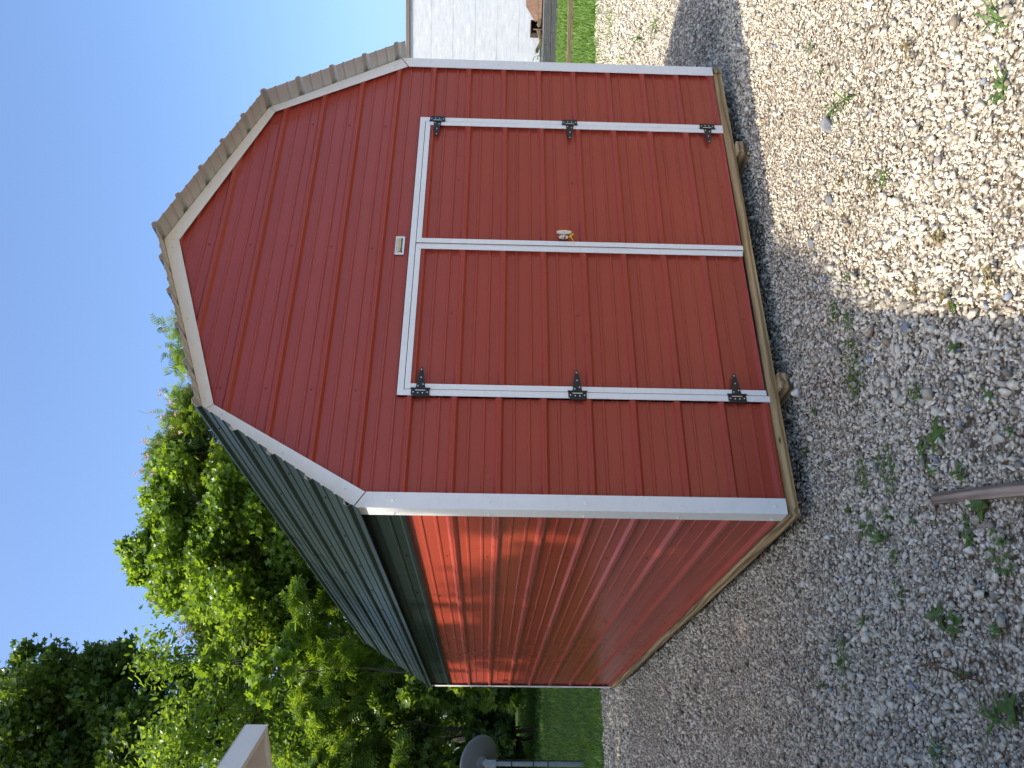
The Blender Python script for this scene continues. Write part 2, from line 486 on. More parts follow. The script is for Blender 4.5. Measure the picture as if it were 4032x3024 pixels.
def rib_profile(z0, z1, phase=0.0, pitch=PITCH, ribs=True):
    pts = []
    k0 = int(math.floor((z0 - phase) / pitch)) - 1; k1 = int(math.ceil((z1 - phase) / pitch)) + 1
    for k in range(k0, k1 + 1):
        c = phase + k * pitch
        pts += [(c - 0.0245, 0), (c - 0.0225, 0.0015), (c - 0.0105, RIBH - 0.001), (c - 0.008, RIBH), (c - 0.002, RIBH), (c, RIBH - 0.0015), (c + 0.002, RIBH), (c + 0.008, RIBH), (c + 0.0105, RIBH - 0.001), (c + 0.0225, 0.0015), (c + 0.0245, 0)]
        for q in (pitch / 3, 2 * pitch / 3):
            pts += [(c + q - 0.0088, 0), (c + q - 0.0048, 0.0048), (c + q + 0.0048, 0.0048), (c + q + 0.0088, 0)]
    pts.sort()
    def h(z):
        for a, b2 in zip(pts, pts[1:]):
            if a[0] <= z <= b2[0]: return a[1] + (b2[1] - a[1]) * (z - a[0]) / max(1e-9, b2[0] - a[0])
        return 0
    out = [(z0, h(z0))] + [p for p in pts if z0 < p[0] < z1] + [(z1, h(z1))]
    return out
def split_profile(pr, cuts):
    out = []
    for a, b2 in zip(pr, pr[1:]):
        out.append(a)
        for c in sorted(cuts):
            if a[0] < c < b2[0]:
                out.append((c, a[1] + (b2[1] - a[1]) * (c - a[0]) / (b2[0] - a[0])))
    out.append(pr[-1]); return out

def gable_l(z):
    return float(np.interp(z, [ZE - 0.03, ZB - 0.01, ZP - 0.01], [0.012, XB + 0.012, W / 2 - 0.005]))
Y0 = RIBH                      # the flat of the sheet; rib tops reach y = 0
DX0, DX1, DZT = 0.598, 2.572, 1.893
def front_wall(yflat, sgn, opening):
    mb = MB()
    pr = split_profile(rib_profile(-0.024, ZP - 0.012), [ZE - 0.03, ZB - 0.01, DZT])
    for (za, ha), (zb, hb) in zip(pr, pr[1:]):
        zm = (za + zb) / 2
        spans = [(lambda z: gable_l(z), lambda z: W - gable_l(z))]
        if opening and zm < DZT:
            spans = [(lambda z: gable_l(z), lambda z: DX0), (lambda z: DX1, lambda z: W - gable_l(z))]
        for fl, fr in spans:
            # a few columns so that the shading can drift
            mb.add([(fl(za), yflat - sgn * ha, za), (fr(za), yflat - sgn * ha, za), (fr(zb), yflat - sgn * hb, zb), (fl(zb), yflat - sgn * hb, zb)], [(0, 1, 2, 3) if sgn > 0 else (3, 2, 1, 0)])
    return mb
RED_SCREW = 0.0075
def zrow(k): return (k + 0.22) * PITCH
mb = front_wall(Y0, 1, True)
for k in range(8, 14):
    for xx in (0.63, 1.55, 2.505):
        z_ = zrow(k)
        if gable_l(z_) + 0.08 < xx < W - gable_l(z_) - 0.08: mb.disc((xx + rng.uniform(-.004, .004), Y0 + 0.0005, z_), (0, -1, 0), RED_SCREW, 0.008)
for k in range(0, 8):
    mb.disc((0.578, Y0 + 0.0005, zrow(k) + rng.uniform(-.004, .004)), (0, -1, 0), RED_SCREW, 0.008)
mb.build('front_wall', M_RED, shed)
mb = front_wall(L - Y0, -1, False)
mb.build('back_wall', M_RED, shed)
def side_sheet(name, xflat, sgn, z0, z1, mat, y0=0.016, y1=L - 0.016, cols=(), dz=0.0, rows=range(0, 9)):
    mb = MB()
    pr = rib_profile(z0, z1)
    for (za, ha), (zb, hb) in zip(pr, pr[1:]):
        mb.add([(xflat - sgn * ha, y0, za), (xflat - sgn * ha, y1, za), (xflat - sgn * hb, y1, zb), (xflat - sgn * hb, y0, zb)], [(3, 2, 1, 0) if sgn > 0 else (0, 1, 2, 3)])
    for yy in cols:
        for k in rows:
            if z0 < zrow(k) + dz < z1: mb.disc((xflat + 0.0005 * sgn, yy + rng.uniform(-.006, .006), zrow(k) + dz), (-sgn, 0, 0), RED_SCREW, 0.008)
    return mb.build(name, mat, shed)
scols = (0.848, 1.709, 2.555, 3.399, 4.243, 5.1)
sw = side_sheet('side_wall', Y0, 1, -0.024, 1.812, M_RED, cols=scols)
g1 = side_sheet('upper_wall_strip', Y0 - 0.003, 1, 1.806, 2.075, M_GREEN, cols=scols)
g1['label'] = 'dark green steel strip under the eave'
mb = MB()
mb.add([(Y0 - 0.0012, 1.742, 1.772), (Y0 - 0.0012, 1.80, 1.742), (Y0 - 0.0012, 1.84, 1.735), (Y0 - 0.0012, 1.79, 1.76)], [(0, 1, 2, 3), (3, 2, 1, 0)])
mb.add([(Y0 - 0.0012, 1.76, 1.742), (Y0 - 0.0012, 1.82, 1.715), (Y0 - 0.0012, 1.79, 1.735)], [(0, 1, 2), (2, 1, 0)])
mb.build('paint_scuff', M_PLATE, sw)
side_sheet('side_wall', W - Y0, -1, -0.024, 1.812, M_RED, cols=scols)
g2 = side_sheet('upper_wall_strip', W - Y0 + 0.003, -1, 1.806, 2.075, M_GREEN)
g2['label'] = 'dark green steel strip under the eave'

# roof: four ribbed sheets, green outside and beige inside
def roof_sheet(name, top, bot, y0t, y0b, y1, nrm, nr, ext):
    """top/bot: (x,z) ends of the slope; ribs count down from the top"""
    mb = MB()
    T = Vector((top[0], 0, top[1])); Bt = Vector((bot[0], 0, bot[1]))
    Ls = (Bt - T).length; d = (Bt - T) / Ls; N = Vector((nrm[0], 0, nrm[1])).normalized()
    pr = rib_profile(-0.022, Ls + ext, 0.0)
    pr = [p for p in pr]
    for side, off, mi in ((1, 0.0, 0), (-1, -0.0016, 1)):
        for (sa, ha), (sb, hb) in zip(pr, pr[1:]):
            ya = y0t + (y0b - y0t) * max(0, min(1, sa / Ls)); yb = y0t + (y0b - y0t) * max(0, min(1, sb / Ls))
            pa = T + d * sa + N * (ha + off + 0.004); pb = T + d * sb + N * (hb + off + 0.004)
            q = [Vector((pa.x, ya, pa.z)), Vector((pa.x, y1, pa.z)), Vector((pb.x, y1, pb.z)), Vector((pb.x, yb, pb.z))]
            fn = (q[1] - q[0]).cross(q[3] - q[0])
            f = (0, 1, 2, 3) if fn.dot(N) * side > 0 else (3, 2, 1, 0)
            mb.add(q, [f], mi)
    # the cut edge at the gable
    for (sa, ha), (sb, hb) in zip(pr, pr[1:]):
        ya = y0t + (y0b - y0t) * max(0, min(1, sa / Ls)); yb = y0t + (y0b - y0t) * max(0, min(1, sb / Ls))
        pa = T + d * sa + N * (ha + 0.004); pb = T + d * sb + N * (hb + 0.004)
        a = Vector((pa.x, ya, pa.z)); c = Vector((pb.x, yb, pb.z))
        mb.add([a, c, c - N * 0.0016, a - N * 0.0016], [(0, 1, 2, 3)], 1)
    for kk in range(int(Ls / PITCH) + 1):
        sp = (kk + 0.28) * PITCH
        if sp > Ls: continue
        for yy in np.arange(0.12, L, 0.61):
            p = T + d * sp + N * 0.005
            mb.disc((p.x, yy, p.z), N, 0.0075, 0.008, mi=0)
    return mb.build(name, [M_GREEN, M_BEIGE], shed)
nl = (-(ZB - ZE), XB); nu = (-(ZP - ZB), (W / 2 - XB))
lowL = 4 * PITCH + 0.02
roof_sheet('roof_sheet', (XB, ZB), (0.0, ZE), -0.085, -0.055, L + 0.06, nl, 4, 0.045)
roof_sheet('roof_sheet', (W / 2, ZP), (XB, ZB), -0.135, -0.115, L + 0.1, nu, 5, 0.01)
roof_sheet('roof_sheet', (W / 2, ZP + 0.002), (W - XB, ZB), -0.135, -0.135, L + 0.1, (-nu[0], nu[1]), 5, 0.01)
roof_sheet('roof_sheet', (W - XB, ZB), (W, ZE), -0.135, -0.12, L + 0.1, (-nl[0], nl[1]), 4, 0.045)

# trims
YT = -0.0045; YB = -0.0008
def xz_prism(mb, poly, y0=YT, y1=YB, mi=0):
    mb.prism([(p[0], y0, p[1]) for p in poly], (0, y1 - y0, 0), mi)
TN, TS = 0.0744, 0.0964
ib = (0.5237, 2.8022); ip = (W / 2, 3.1858)
def rake(poly, screws, mirror=False, yoff=0):
    mb = MB()
    if mirror: poly = [(W - p[0], p[1]) for p in poly][::-1]; screws = [(W - p[0], p[1]) for p in screws]
    xz_prism(mb, poly, YT + yoff, YB)
    for s_ in screws: mb.disc((s_[0], YT + yoff + 0.0003, s_[1]), (0, -1, 0), 0.0075, 0.007)
    return mb.build('rake_trim', M_WHITE, shed)
g_ = 0.0008
for mir in (False, True):
    rake([(0.002, ZE - 0.004), (XB - 0.001, ZB - 0.002), (ib[0] - 0.001, ib[1] - 0.003), (TN - 0.0, 2.0043)], [(0.09, 2.10), (0.27, 2.42), (0.47, 2.75)], mir)
    rake([(XB + g_, ZB + 0.001), (W / 2 - g_, ZP), (ip[0] - g_, ip[1]), (ib[0] + g_, ib[1])], [(0.56, 2.85), (1.03, 3.03), (1.50, 3.21)], mir, -0.0007)
def corner(xs, ys):
    mb = MB()
    def X(a): return a if xs > 0 else W - a
    def Y(a): return a if ys > 0 else L - a
    ztop = ZE - 0.014
    def bx(x0, x1, y0, y1, z0, z1):
        mb.box(min(X(x0), X(x1)), max(X(x0), X(x1)), min(Y(y0), Y(y1)), max(Y(y0), Y(y1)), z0, z1)
    y_b = -0.0008
    # front leaf, cut to meet the rake
    poly = [(-0.0045, -0.0145), (TN, -0.0145), (TN, 1.997), (0.004, ZE - 0.012), (-0.0045, ZE - 0.012)]
    if ys > 0: mb.prism([(X(p[0]), -0.0052, p[1]) for p in poly], (0, y_b + 0.0052, 0))
    else: mb.prism([(X(p[0]), L + 0.0052, p[1]) for p in poly], (0, -(y_b + 0.0052), 0))
    bx(-0.0045, y_b, y_b + 0.0002, TS, -0.0145, ZE - 0.012)
    for k in range(0, 5):
        z_ = 0.02 + k * 0.4572 + 0.02
        sx = -1 if xs > 0 else 1
        mb.disc((X(-0.0042), Y(TS * 0.72), z_ + 0.0), (sx, 0, 0), 0.0075, 0.008)
        mb.disc((X(TN * 0.45), Y(-0.0048), z_), (0, -1 if ys > 0 else 1, 0), 0.0075, 0.008)
    return mb.build('corner_trim', M_WHITE, shed)
corner(1, 1); corner(-1, 1); corner(1, -1); corner(-1, -1)

# floor frame and skids
fl = MB()
fl.box(0.030, W - 0.030, 0.0185, 0.056, -0.082, -0.0255)
fl.build('floor_rim', M_WOODX, shed, bevel=0.003)
fl = MB(); fl.box(0.030, W - 0.03, L - 0.056, L - 0.0185, -0.082, -0.0255); fl.build('floor_rim', M_WOODX, shed, bevel=0.003)
for x0, x1 in ((-0.006, 0.0295), (W - 0.0295, W + 0.006)):
    fl = MB(); fl.box(x0, x1, 0.006, L - 0.006, -0.082, -0.0255); fl.build('side_rim', M_WOODY, shed, bevel=0.003)
fl = MB(); fl.box(0.035, W - 0.035, 0.058, L - 0.058, -0.045, -0.026); fl.build('floor_deck', M_WOODY, shed)
for xs in (0.675, 2.335):
    mb = MB()
    x0, x1 = xs, xs + 0.092
    zt, zb_ = -0.0825, -0.175
    poly = [(x0, -0.02, zt), (x0, -0.02, zt - 0.038), (x0, 0.032, zb_), (x0, L + 0.0, zb_), (x0, L + 0.0, zt)]
    mb.prism(poly[::-1], (x1 - x0, 0, 0))
    mb.build('skid', M_WOODY, shed, bevel=0.003)

# doors
FB = 0.033
fr = MB()
def frame_piece(poly, y0, y1): xz_prism(fr, poly, y0, y1)
z_b = -0.018
frame_piece([(DX0 - 0.0, z_b - 0.004), (DX0 + FB, z_b - 0.004), (DX0 + FB, DZT - FB), (DX0, DZT)], -0.006, YB)
frame_piece([(DX1 - FB, z_b), (DX1, z_b), (DX1, DZT), (DX1 - FB, DZT - FB)], -0.006, YB)
frame_piece([(DX0 + 0.0006, DZT), (DX0 + FB, DZT - FB + 0.0006), (DX1 - FB, DZT - FB + 0.0006), (DX1 - 0.0006, DZT)], -0.0056, YB)
fr.build('door_frame', M_WHITE, shed)
DC = 1.5715; GAP = 0.0032
def make_door(side):
    dt = empty('door', (0, 0, 0)); dt.parent = shed
    xL, xR = (DX0 + FB + GAP, DC - 0.0075) if side < 0 else (DC + 0.0075, DX1 - FB - GAP)
    zt = DZT - FB - GAP; zb = -0.016 + (0.008 if side < 0 else 0)
    mb = MB()
    pr = rib_profile(zb + 0.004, zt - 0.002, -0.012)
    for (za, ha), (zb2, hb) in zip(pr, pr[1:]):
        mb.add([(xL + .002, Y0 - 0.002 - ha, za), (xR - .002, Y0 - 0.002 - ha, za), (xR - .002, Y0 - 0.002 - hb, zb2), (xL + .002, Y0 - 0.002 - hb, zb2)], [(0, 1, 2, 3)])
    for k in range(0, 8):
        if side < 0:
            mb.disc((xR - 0.052, Y0 - 0.0016, zrow(k) - 0.012), (0, -1, 0), RED_SCREW, 0.008)
        else:
            mb.disc((xR - 0.056, Y0 - 0.0016, zrow(k) - 0.012), (0, -1, 0), RED_SCREW, 0.008)
    for k in (0, 4, 7):
        mb.disc(((xL + xR) / 2 + 0.02, Y0 - 0.0016, zrow(k) - 0.012), (0, -1, 0), RED_SCREW, 0.008)
    mb.build('door_panel', M_RED, dt)
    tb = 0.0295; y0, y1 = -0.0075, -0.0030
    tr = MB()
    xz_prism(tr, [(xL, zb), (xL + tb, zb), (xL + tb, zt - tb), (xL, zt)], y0, y1)
    xz_prism(tr, [(xR - tb, zb), (xR, zb), (xR, zt), (xR - tb, zt - tb)], y0, y1)
    xz_prism(tr, [(xL + .0005, zt), (xL + tb, zt - tb + .0005), (xR - tb, zt - tb + .0005), (xR - .0005, zt)], y0 + .0004, y1)
    tr.build('door_trim', M_WHITE, dt)
    if side > 0:
        as_ = MB(); as_.box(DC - 0.0072, DC + 0.0072, 0.002, 0.008, zb, zt - 0.001)
        as_.build('meeting_strip', M_WHITE, dt)
    zs = (1.775, 0.972, 0.148) if side < 0 else (1.785, 0.955, 0.083)
    for zc in zs:
        h = MB()
        xh = (DX0 + FB + 0.002) if side < 0 else (DX1 - FB - 0.002)
        s = 1 if side < 0 else -1
        yf = -0.0078
        # fixed leaf, raised pad, knuckle, tapering strap
        xa, xb = sorted((xh - s * 0.033, xh - s * 0.002))
        h.box(xa, xb, yf - 0.0028, yf, zc - 0.047, zc + 0.047)
        xa, xb = sorted((xh - s * 0.044, xh - s * 0.0332))
        h.box(xa, xb, -0.0095, 0.004, zc - 0.047, zc + 0.040)
        for za, zb2 in ((zc - 0.050, zc - 0.018), (zc - 0.017, zc + 0.017), (zc + 0.018, zc + 0.050)):
            h.tube([(xh + s * 0.0015, yf - 0.004, za), (xh + s * 0.0015, yf - 0.004, zb2)], 0.0042, 8)
        P = [(0.004, -0.025), (0.112, -0.010), (0.123, -0.006), (0.126, 0), (0.123, 0.006), (0.112, 0.010), (0.004, 0.025)]
        poly = [(xh + s * p[0], zc + p[1]) for p in P]
        if s < 0: poly = poly[::-1]
        h.prism([(p[0], yf - 0.0030, p[1]) for p in poly], (0, 0.0028, 0))
        for dx, dz in ((-0.020, -0.036), (-0.024, -0.012), (-0.024, 0.012), (-0.020, 0.036)):
            h.disc((xh + s * dx, yf - 0.0029, zc + dz), (0, -1, 0), 0.0036, 0.002, mi=1)
        for dx, dz in ((0.016, 0.014), (0.026, -0.012), (0.066, 0.0), (0.112, 0.001)):
            h.disc((xh + s * dx, yf - 0.0031, zc + dz), (0, -1, 0), 0.0036, 0.002, mi=1)
        xa, xb = sorted((xh - s * 0.0065, xh - s * 0.0105))
        h.box(xa, xb, yf - 0.0031, yf - 0.0029, zc - 0.026, zc + 0.026, 1)
        h.build('hinge', [M_BLACK, M_ZINC], dt)
    return dt
dL = make_door(-1); dL['label'] = 'left door, no handle'
dR = make_door(1); dR['label'] = 'right door, with the handle'

# T handle with oval escutcheon
hd = MB()
hx, hz = 1.642, 1.018
seg = 20
def oval(cx, cz, rx, rz, y0, y1, mi=0):
    ps = [(cx + rx * math.cos(2 * math.pi * k / seg), cz + rz * math.sin(2 * math.pi * k / seg)) for k in range(seg)]
    hd.prism([(p[0], y1, p[1]) for p in ps], (0, y0 - y1, 0), mi)
oval(hx - 0.008, hz, 0.0155, 0.027, -0.014, 0.012)
oval(hx - 0.008, hz + 0.012, 0.006, 0.006, -0.0165, -0.0138, 0)
oval(hx - 0.008, hz - 0.004, 0.009, 0.0105, -0.0148, -0.0138, 1)
hd.tube([(hx - 0.008, -0.014, hz), (hx - 0.002, -0.046, hz)], 0.0075, 10)
P = [(0, 0.044), (0.006, 0.041), (0.013, 0.0), (0.006, -0.041), (0, -0.044), (-0.006, -0.041), (-0.013, 0.0), (-0.006, 0.041)]
hd.prism([(hx - 0.002 + p[0], -0.046, hz + p[1]) for p in P][::-1], (0, -0.010, 0))
hd.disc((hx - 0.002, -0.0561, hz), (0, -1, 0), 0.006, 0.001, 12)
ho = hd.build('handle', [M_CHROME, M_INK], dR, bevel=0.002)
ho['label'] = 'chrome T shaped locking handle'
# yellow seal hanging from the handle: a thing of its own
ys = MB()
ys.tube([(hx - 0.012, -0.020, hz + G + 0.006), (hx - 0.016, -0.030, hz + G - 0.008), (hx - 0.010, -0.026, hz + G - 0.028)], 0.0014, 6)
ys.prism([(hx - 0.016, -0.026, hz + G - 0.030), (hx - 0.003, -0.026, hz + G - 0.034), (hx - 0.010, -0.026, hz + G - 0.048), (hx - 0.014, -0.026, hz + G - 0.046)], (0, 0.004, 0))
ys.prism([(hx - 0.010, -0.028, hz + G - 0.032), (hx + 0.008, -0.032, hz + G - 0.052), (hx + 0.003, -0.032, hz + G - 0.059), (hx - 0.013, -0.028, hz + G - 0.042)], (0, 0.0035, 0))
ys.tube([(hx - 0.012, -0.025, hz + G - 0.040), (hx - 0.034, -0.022, hz + G - 0.052), (hx - 0.062, -0.012, hz + G - 0.066)], [0.0022, 0.0016, 0.001], 6)
so = ys.build('security_seal', M_YEL)
tag(so, 'small yellow plastic seal with thin tail looped through the chrome door handle', 'seal')

# maker's plate
pl = MB()
px0, px1, pz0, pz1 = 1.500, 1.630, 1.924, 1.976
cut = 0.004
poly = [(px0 + cut, pz0), (px1 - cut, pz0), (px1, pz0 + cut), (px1, pz1 - cut), (px1 - cut, pz1), (px0 + cut, pz1), (px0, pz1 - cut), (px0, pz0 + cut)]
pl.prism([(p[0], 0.0095, p[1]) for p in poly], (0, 0.0022, 0), 0)
pl.prism([(p[0], 0.0092, p[1]) for p in [(px0 + 0.020, pz0 + 0.012), (px0 + 0.116, pz0 + 0.012), (px0 + 0.116, pz0 + 0.021), (px0 + 0.020, pz0 + 0.021)]], (0, 0.0002, 0), 1)
pl.prism([(p[0], 0.0091, p[1]) for p in [(px0 + 0.012, pz0 + 0.010), (px0 + 0.024, pz0 + 0.010), (px0 + 0.020, pz0 + 0.018), (px0 + 0.024, pz0 + 0.026), (px0 + 0.017, pz0 + 0.038), (px0 + 0.013, pz0 + 0.036), (px0 + 0.018, pz0 + 0.024)]], (0, 0.0001, 0), 1)
for sx in (px0 + 0.006, px1 - 0.006): pl.disc((sx, 0.0095, (pz0 + pz1) / 2), (0, -1, 0), 0.003, 0.002, mi=2)
plate = pl.build('name_plate', [M_PLATE, M_INK, M_ZINC], shed)
def text(body, size, x, z, mat, y=0.0089, width=None, shear=0.0):
    cu = bpy.data.curves.new('lettering', 'FONT')
    cu.body = body; cu.size = size; cu.extrude = 0.0001; cu.shear = shear
    cu.align_x = 'CENTER'; cu.align_y = 'CENTER'; cu.resolution_u = 3
    tmp = bpy.data.objects.new('tmp', cu); COL.objects.link(tmp)
    dg = bpy.context.evaluated_depsgraph_get(); dg.update()
    me = bpy.data.meshes.new_from_object(tmp.evaluated_get(dg))
    bpy.data.objects.remove(tmp)
    co = np.empty(len(me.vertices) * 3); me.vertices.foreach_get('co', co); co = co.reshape(-1, 3)
    w_ = co[:, 0].max() - co[:, 0].min(); sx = (width / w_) if width else 1
    out = np.stack([x + (co[:, 0] - (co[:, 0].max() + co[:, 0].min()) / 2) * sx, y - co[:, 2], z + co[:, 1]], 1)
    me.vertices.foreach_set('co', out.ravel()); me.update()
    me.materials.clear()
    return link('lettering', me, mat, plate)
pm = MB(); pm.prism([(p[0], 0.0092, p[1]) for p in [(px0 + 0.024, pz0 + 0.022), (px0 + 0.118, pz0 + 0.022), (px0 + 0.118, pz0 + 0.037), (px0 + 0.024, pz0 + 0.037)]], (0, 0.0002, 0))
M_PALE = painted('pale_gold', (0.78, 0.66, 0.30), 0.02, 0.4, 0.0)
pm.build('gold_band', M_PALE, plate)
text('OLD HICKORY', 0.0165, px0 + 0.071, pz0 + 0.0295, painted('ochre_print', (0.30, 0.19, 0.03), 0.02, 0.4, 0.0), width=0.088)
text('BUILDINGS', 0.007, px0 + 0.070, pz0 + 0.0165, M_GOLD, width=0.045)
text('A Tradition of Quality', 0.011, px0 + 0.062, pz0 + 0.0445, M_INKG, width=0.10, shear=0.3)
# ------------------------------------------------------------------ neighbouring carport roof (only its corner shows)
d_img = [  # corner of the roof in front of the treeline
]
def ray_pt(px, py, hdist):
    q = Vector(((px - 2016) / 3084.2, (py - 1512) / 3084.2, 1.0))
    w_ = right_ax * q.x + down_ax * q.y + fwd_ax * q.z
    k_ = hdist / math.hypot(w_.x, w_.y)
    return Vector((CX, CY, CZ)) + w_ * k_
tip = ray_pt(964, 2854, 3.3); tipd = ray_pt(1051, 2867, 3.3)
cp = empty('carport', (tip.x - 2.2, tip.y - 1.6, 0.0))
tag(cp, 'white metal carport with boxed eave, its corner poking in beside the trees', 'carport')
e1 = Vector((-0.625, -0.796, 0.079)).normalized(); e2 = Vector((-0.857, 0.515, -0.126)).normalized()
base = Vector(cp.location)
def L_(p): return Vector(p) - base
H = Vector((0, 0, -(tip.z - tipd.z)))
mb = MB()
a = L_(tip); p1 = a + e1 * 6.0; p2 = p1 + e2 * 2.7; p3 = a + e2 * 2.7
mb.prism([a, p1, p2, p3], Vector((0, 0, -0.006)))
mb.build('roof_deck', M_ALU, cp)
mb = MB()
def band(p, q, inn, z0=-0.004):
    mb.prism([p + Vector((0, 0, z0)), q + Vector((0, 0, z0)), q + H, p + H], inn * 0.02)
band(a - e1 * 0.003, p1, e2); band(a + e2 * 0.021, p3, e1); band(p1 + e2 * 0.021, p2, -e1)
mb.build('fascia', painted('carport_fascia', (0.74, 0.755, 0.72), 0.03, 0.4, 0.04, 0.25, (0.5, 0.46, 0.4)), cp)
mb = MB()
o1 = a + H + e1 * 0.024 + e2 * 0.024 + Vector((0, 0, 0.012))
mb.prism([o1, o1 + e1 * 5.95, o1 + e1 * 5.95 + e2 * 2.63, o1 + e2 * 2.63], Vector((0, 0, 0.004)))
mb.build('soffit', painted('carport_soffit', (0.60, 0.57, 0.52), 0.03, 0.5, 0.03, 0.15), cp)
for u, w_ in ((0.9, 1.1), (5.4, 0.6), (0.9, 2.5), (5.4, 2.5)):
    q = a + e1 * u + e2 * w_
    mb = MB(); mb.box(q.x - 0.04, q.x + 0.04, q.y - 0.04, q.y + 0.04, -0.05, q.z + H.z + 0.005)
    mb.build('post', M_ALU, cp)

# ------------------------------------------------------------------ satellite dish on its pole
dp = ray_pt(2265, 3010, 13.6)
DBX, DBY = dp.x, dp.y
dz0 = float(ground_z(DBX, DBY))
dish = empty('satellite_dish', (DBX, DBY, dz0))
tag(dish, 'grey satellite dish on a galvanised pole in the grass, seen from behind', 'satellite dish')
ptop = ray_pt(1912, 3008, 13.6).z - dz0
mb = MB(); mb.tube([(0, 0, -0.3), (0, 0, ptop)], 0.034, 14)
for zz in (0.55, 0.78, 1.12): mb.tube([(0, 0, zz), (0, 0, zz + 0.02)], 0.038, 14, 1)
mb.build('pole', [M_POLE, M_INK], dish, smooth=False)
mb = MB(); mb.tube([(0.048, 0.02, 0.02), (0.055, 0.02, 0.9), (0.05, 0.0, ptop - 0.05)], 0.008, 6)
mb.build('cable', M_INK, dish)
N = Vector((0.30, 0.72, 0.62)).normalized()              # where the dish looks: away from us and up
A_ = N.cross(Vector((0, 0, 1))).normalized(); B_ = A_.cross(N).normalized()
ctr = Vector((0.04, 0.15, ptop + 0.10))
mb = MB(); RR, SS = 10, 36
vs = [ctr - N * 0.075]
for i in range(1, RR + 1):
    r = i / RR
    for k in range(SS):
        th = 2 * math.pi * k / SS
        vs.append(ctr + A_ * math.cos(th) * r * 0.40 + B_ * math.sin(th) * r * 0.38 + N * (-0.075 + 0.075 * r * r))
nb = len(vs)
vs2 = [p + N * 0.004 for p in vs]
fs = [(0, 1 + (k + 1) % SS, 1 + k) for k in range(SS)]
for i in range(RR - 1):
    for k in range(SS):
        a1, a2 = 1 + i * SS + k, 1 + i * SS + (k + 1) % SS
        fs.append((a1, a2, a2 + SS, a1 + SS))
fs2 = [tuple(q + nb for q in f[::-1]) for f in fs]
rim = [(1 + (RR - 1) * SS + k, 1 + (RR - 1) * SS + (k + 1) % SS, nb + 1 + (RR - 1) * SS + (k + 1) % SS, nb + 1 + (RR - 1) * SS + k) for k in range(SS)]
mb.add(vs + vs2, fs + fs2 + rim)
mb.build('reflector', M_GREY, dish, smooth=True)
mb = MB()
mb.tube([Vector((0, 0, ptop - 0.16)), Vector((0, 0, ptop + 0.01))], 0.06, 14)
mb.tube([Vector((0, 0, ptop - 0.04)), ctr - N * 0.07 - B_ * 0.05], 0.055, 12)
mb.tube([ctr - N * 0.085, ctr - N * 0.06], 0.10, 16)
for s_ in (-1, 1): mb.disc(Vector((s_ * 0.03, -0.055, ptop - 0.06)), (0, -1, 0), 0.012, 0.02)
mb.build('bracket', M_POLE, dish)
mb = MB(); mb.tube([ctr - B_ * 0.36 - N * 0.02, ctr - B_ * 0.30 + N * 0.45], 0.016, 8); mb.tube([ctr - B_ * 0.30 + N * 0.44, ctr - B_ * 0.27 + N * 0.54], 0.035, 10)
mb.build('feed_arm', M_POLE, dish)

# ------------------------------------------------------------------ things beyond the right end of the shed
RD = Vector((0.8777, -0.4792, 0)); FD = Vector((0.4792, 0.8777, 0)); C0 = Vector((CX, CY, 0))
def PT(lat, dist, z=0.0): return C0 + RD * lat + FD * dist + Vector((0, 0, z))
ang = math.atan2(RD.y, RD.x)
turn = math.radians(11)
bldg = empty('white_building', PT(8.0, 21.6))
bldg.rotation_euler = (0, 0, ang - turn)
tag(bldg, 'long white metal clad building with brown roof edge behind the shed', 'building')
# siding of lapped courses, each of staggered sheets
mb = MB()
hb, ht = 0.46, 4.02
nc = 6; ch = (ht - hb) / nc
for i in range(nc):
    z0 = hb + i * ch; z1 = z0 + ch
    xx = -6.0 - (i % 2) * 0.9
    while xx < 8:
        w_ = 2.4
        x1 = min(xx + w_, 8)
        j = rng.uniform(-0.001, 0.001)
        if x1 > -6:
            mb.add([(max(xx, -6), -0.004 + j, z0 + .001), (x1 - 0.002, -0.004 + j, z0 + .001), (x1 - 0.002, -0.001 + j, z1 - 0.000), (max(xx, -6), -0.001 + j, z1 - 0.000),
                    (max(xx, -6), 0.02, z0 + .001), (x1 - 0.002, 0.02, z0 + .001)], [(0, 1, 2, 3), (4, 5, 1, 0)])
        xx += w_
m, t, n, b = nt('white_siding')
v = objvec(t, n, (0.8, 1, 3)); a1 = noise(t, n, 3.5, 8, v, 0.72)
cr = ramp(t, n, a1.outputs['Fac'], [(0.32, (0.50, 0.52, 0.54)), (0.5, (0.60, 0.615, 0.63)), (0.6, (0.65, 0.66, 0.67)), (0.68, (0.88, 0.87, 0.83))])
t.links.new(cr.outputs['Color'], b.inputs['Base Color']); b.inputs['Roughness'].default_value = 0.5
bp = n.new('ShaderNodeBump'); bp.inputs['Strength'].default_value = 0.3; bp.inputs['Distance'].default_value = 0.02
t.links.new(a1.outputs['Fac'], bp.inputs['Height']); t.links.new(bp.outputs['Normal'], b.inputs['Normal'])
mb.build('siding', m, bldg)
mb = MB(); mb.box(-6, 8, 0.022, 5, 0.0, ht - 0.03); mb.build('wall', M_BEIGE, bldg)
mb = MB(); mb.box(-6.1, 8.1, -0.05, -0.02, ht - 0.01, ht + 0.07); mb.box(-6.1, 8.1, -0.02, 5.1, ht + 0.0, ht + 0.085)
M_BROWN = painted('brown_flashing', (0.20, 0.15, 0.125), 0.1, 0.5, 0.02)
mb.build('roof_edge', M_BROWN, bldg)
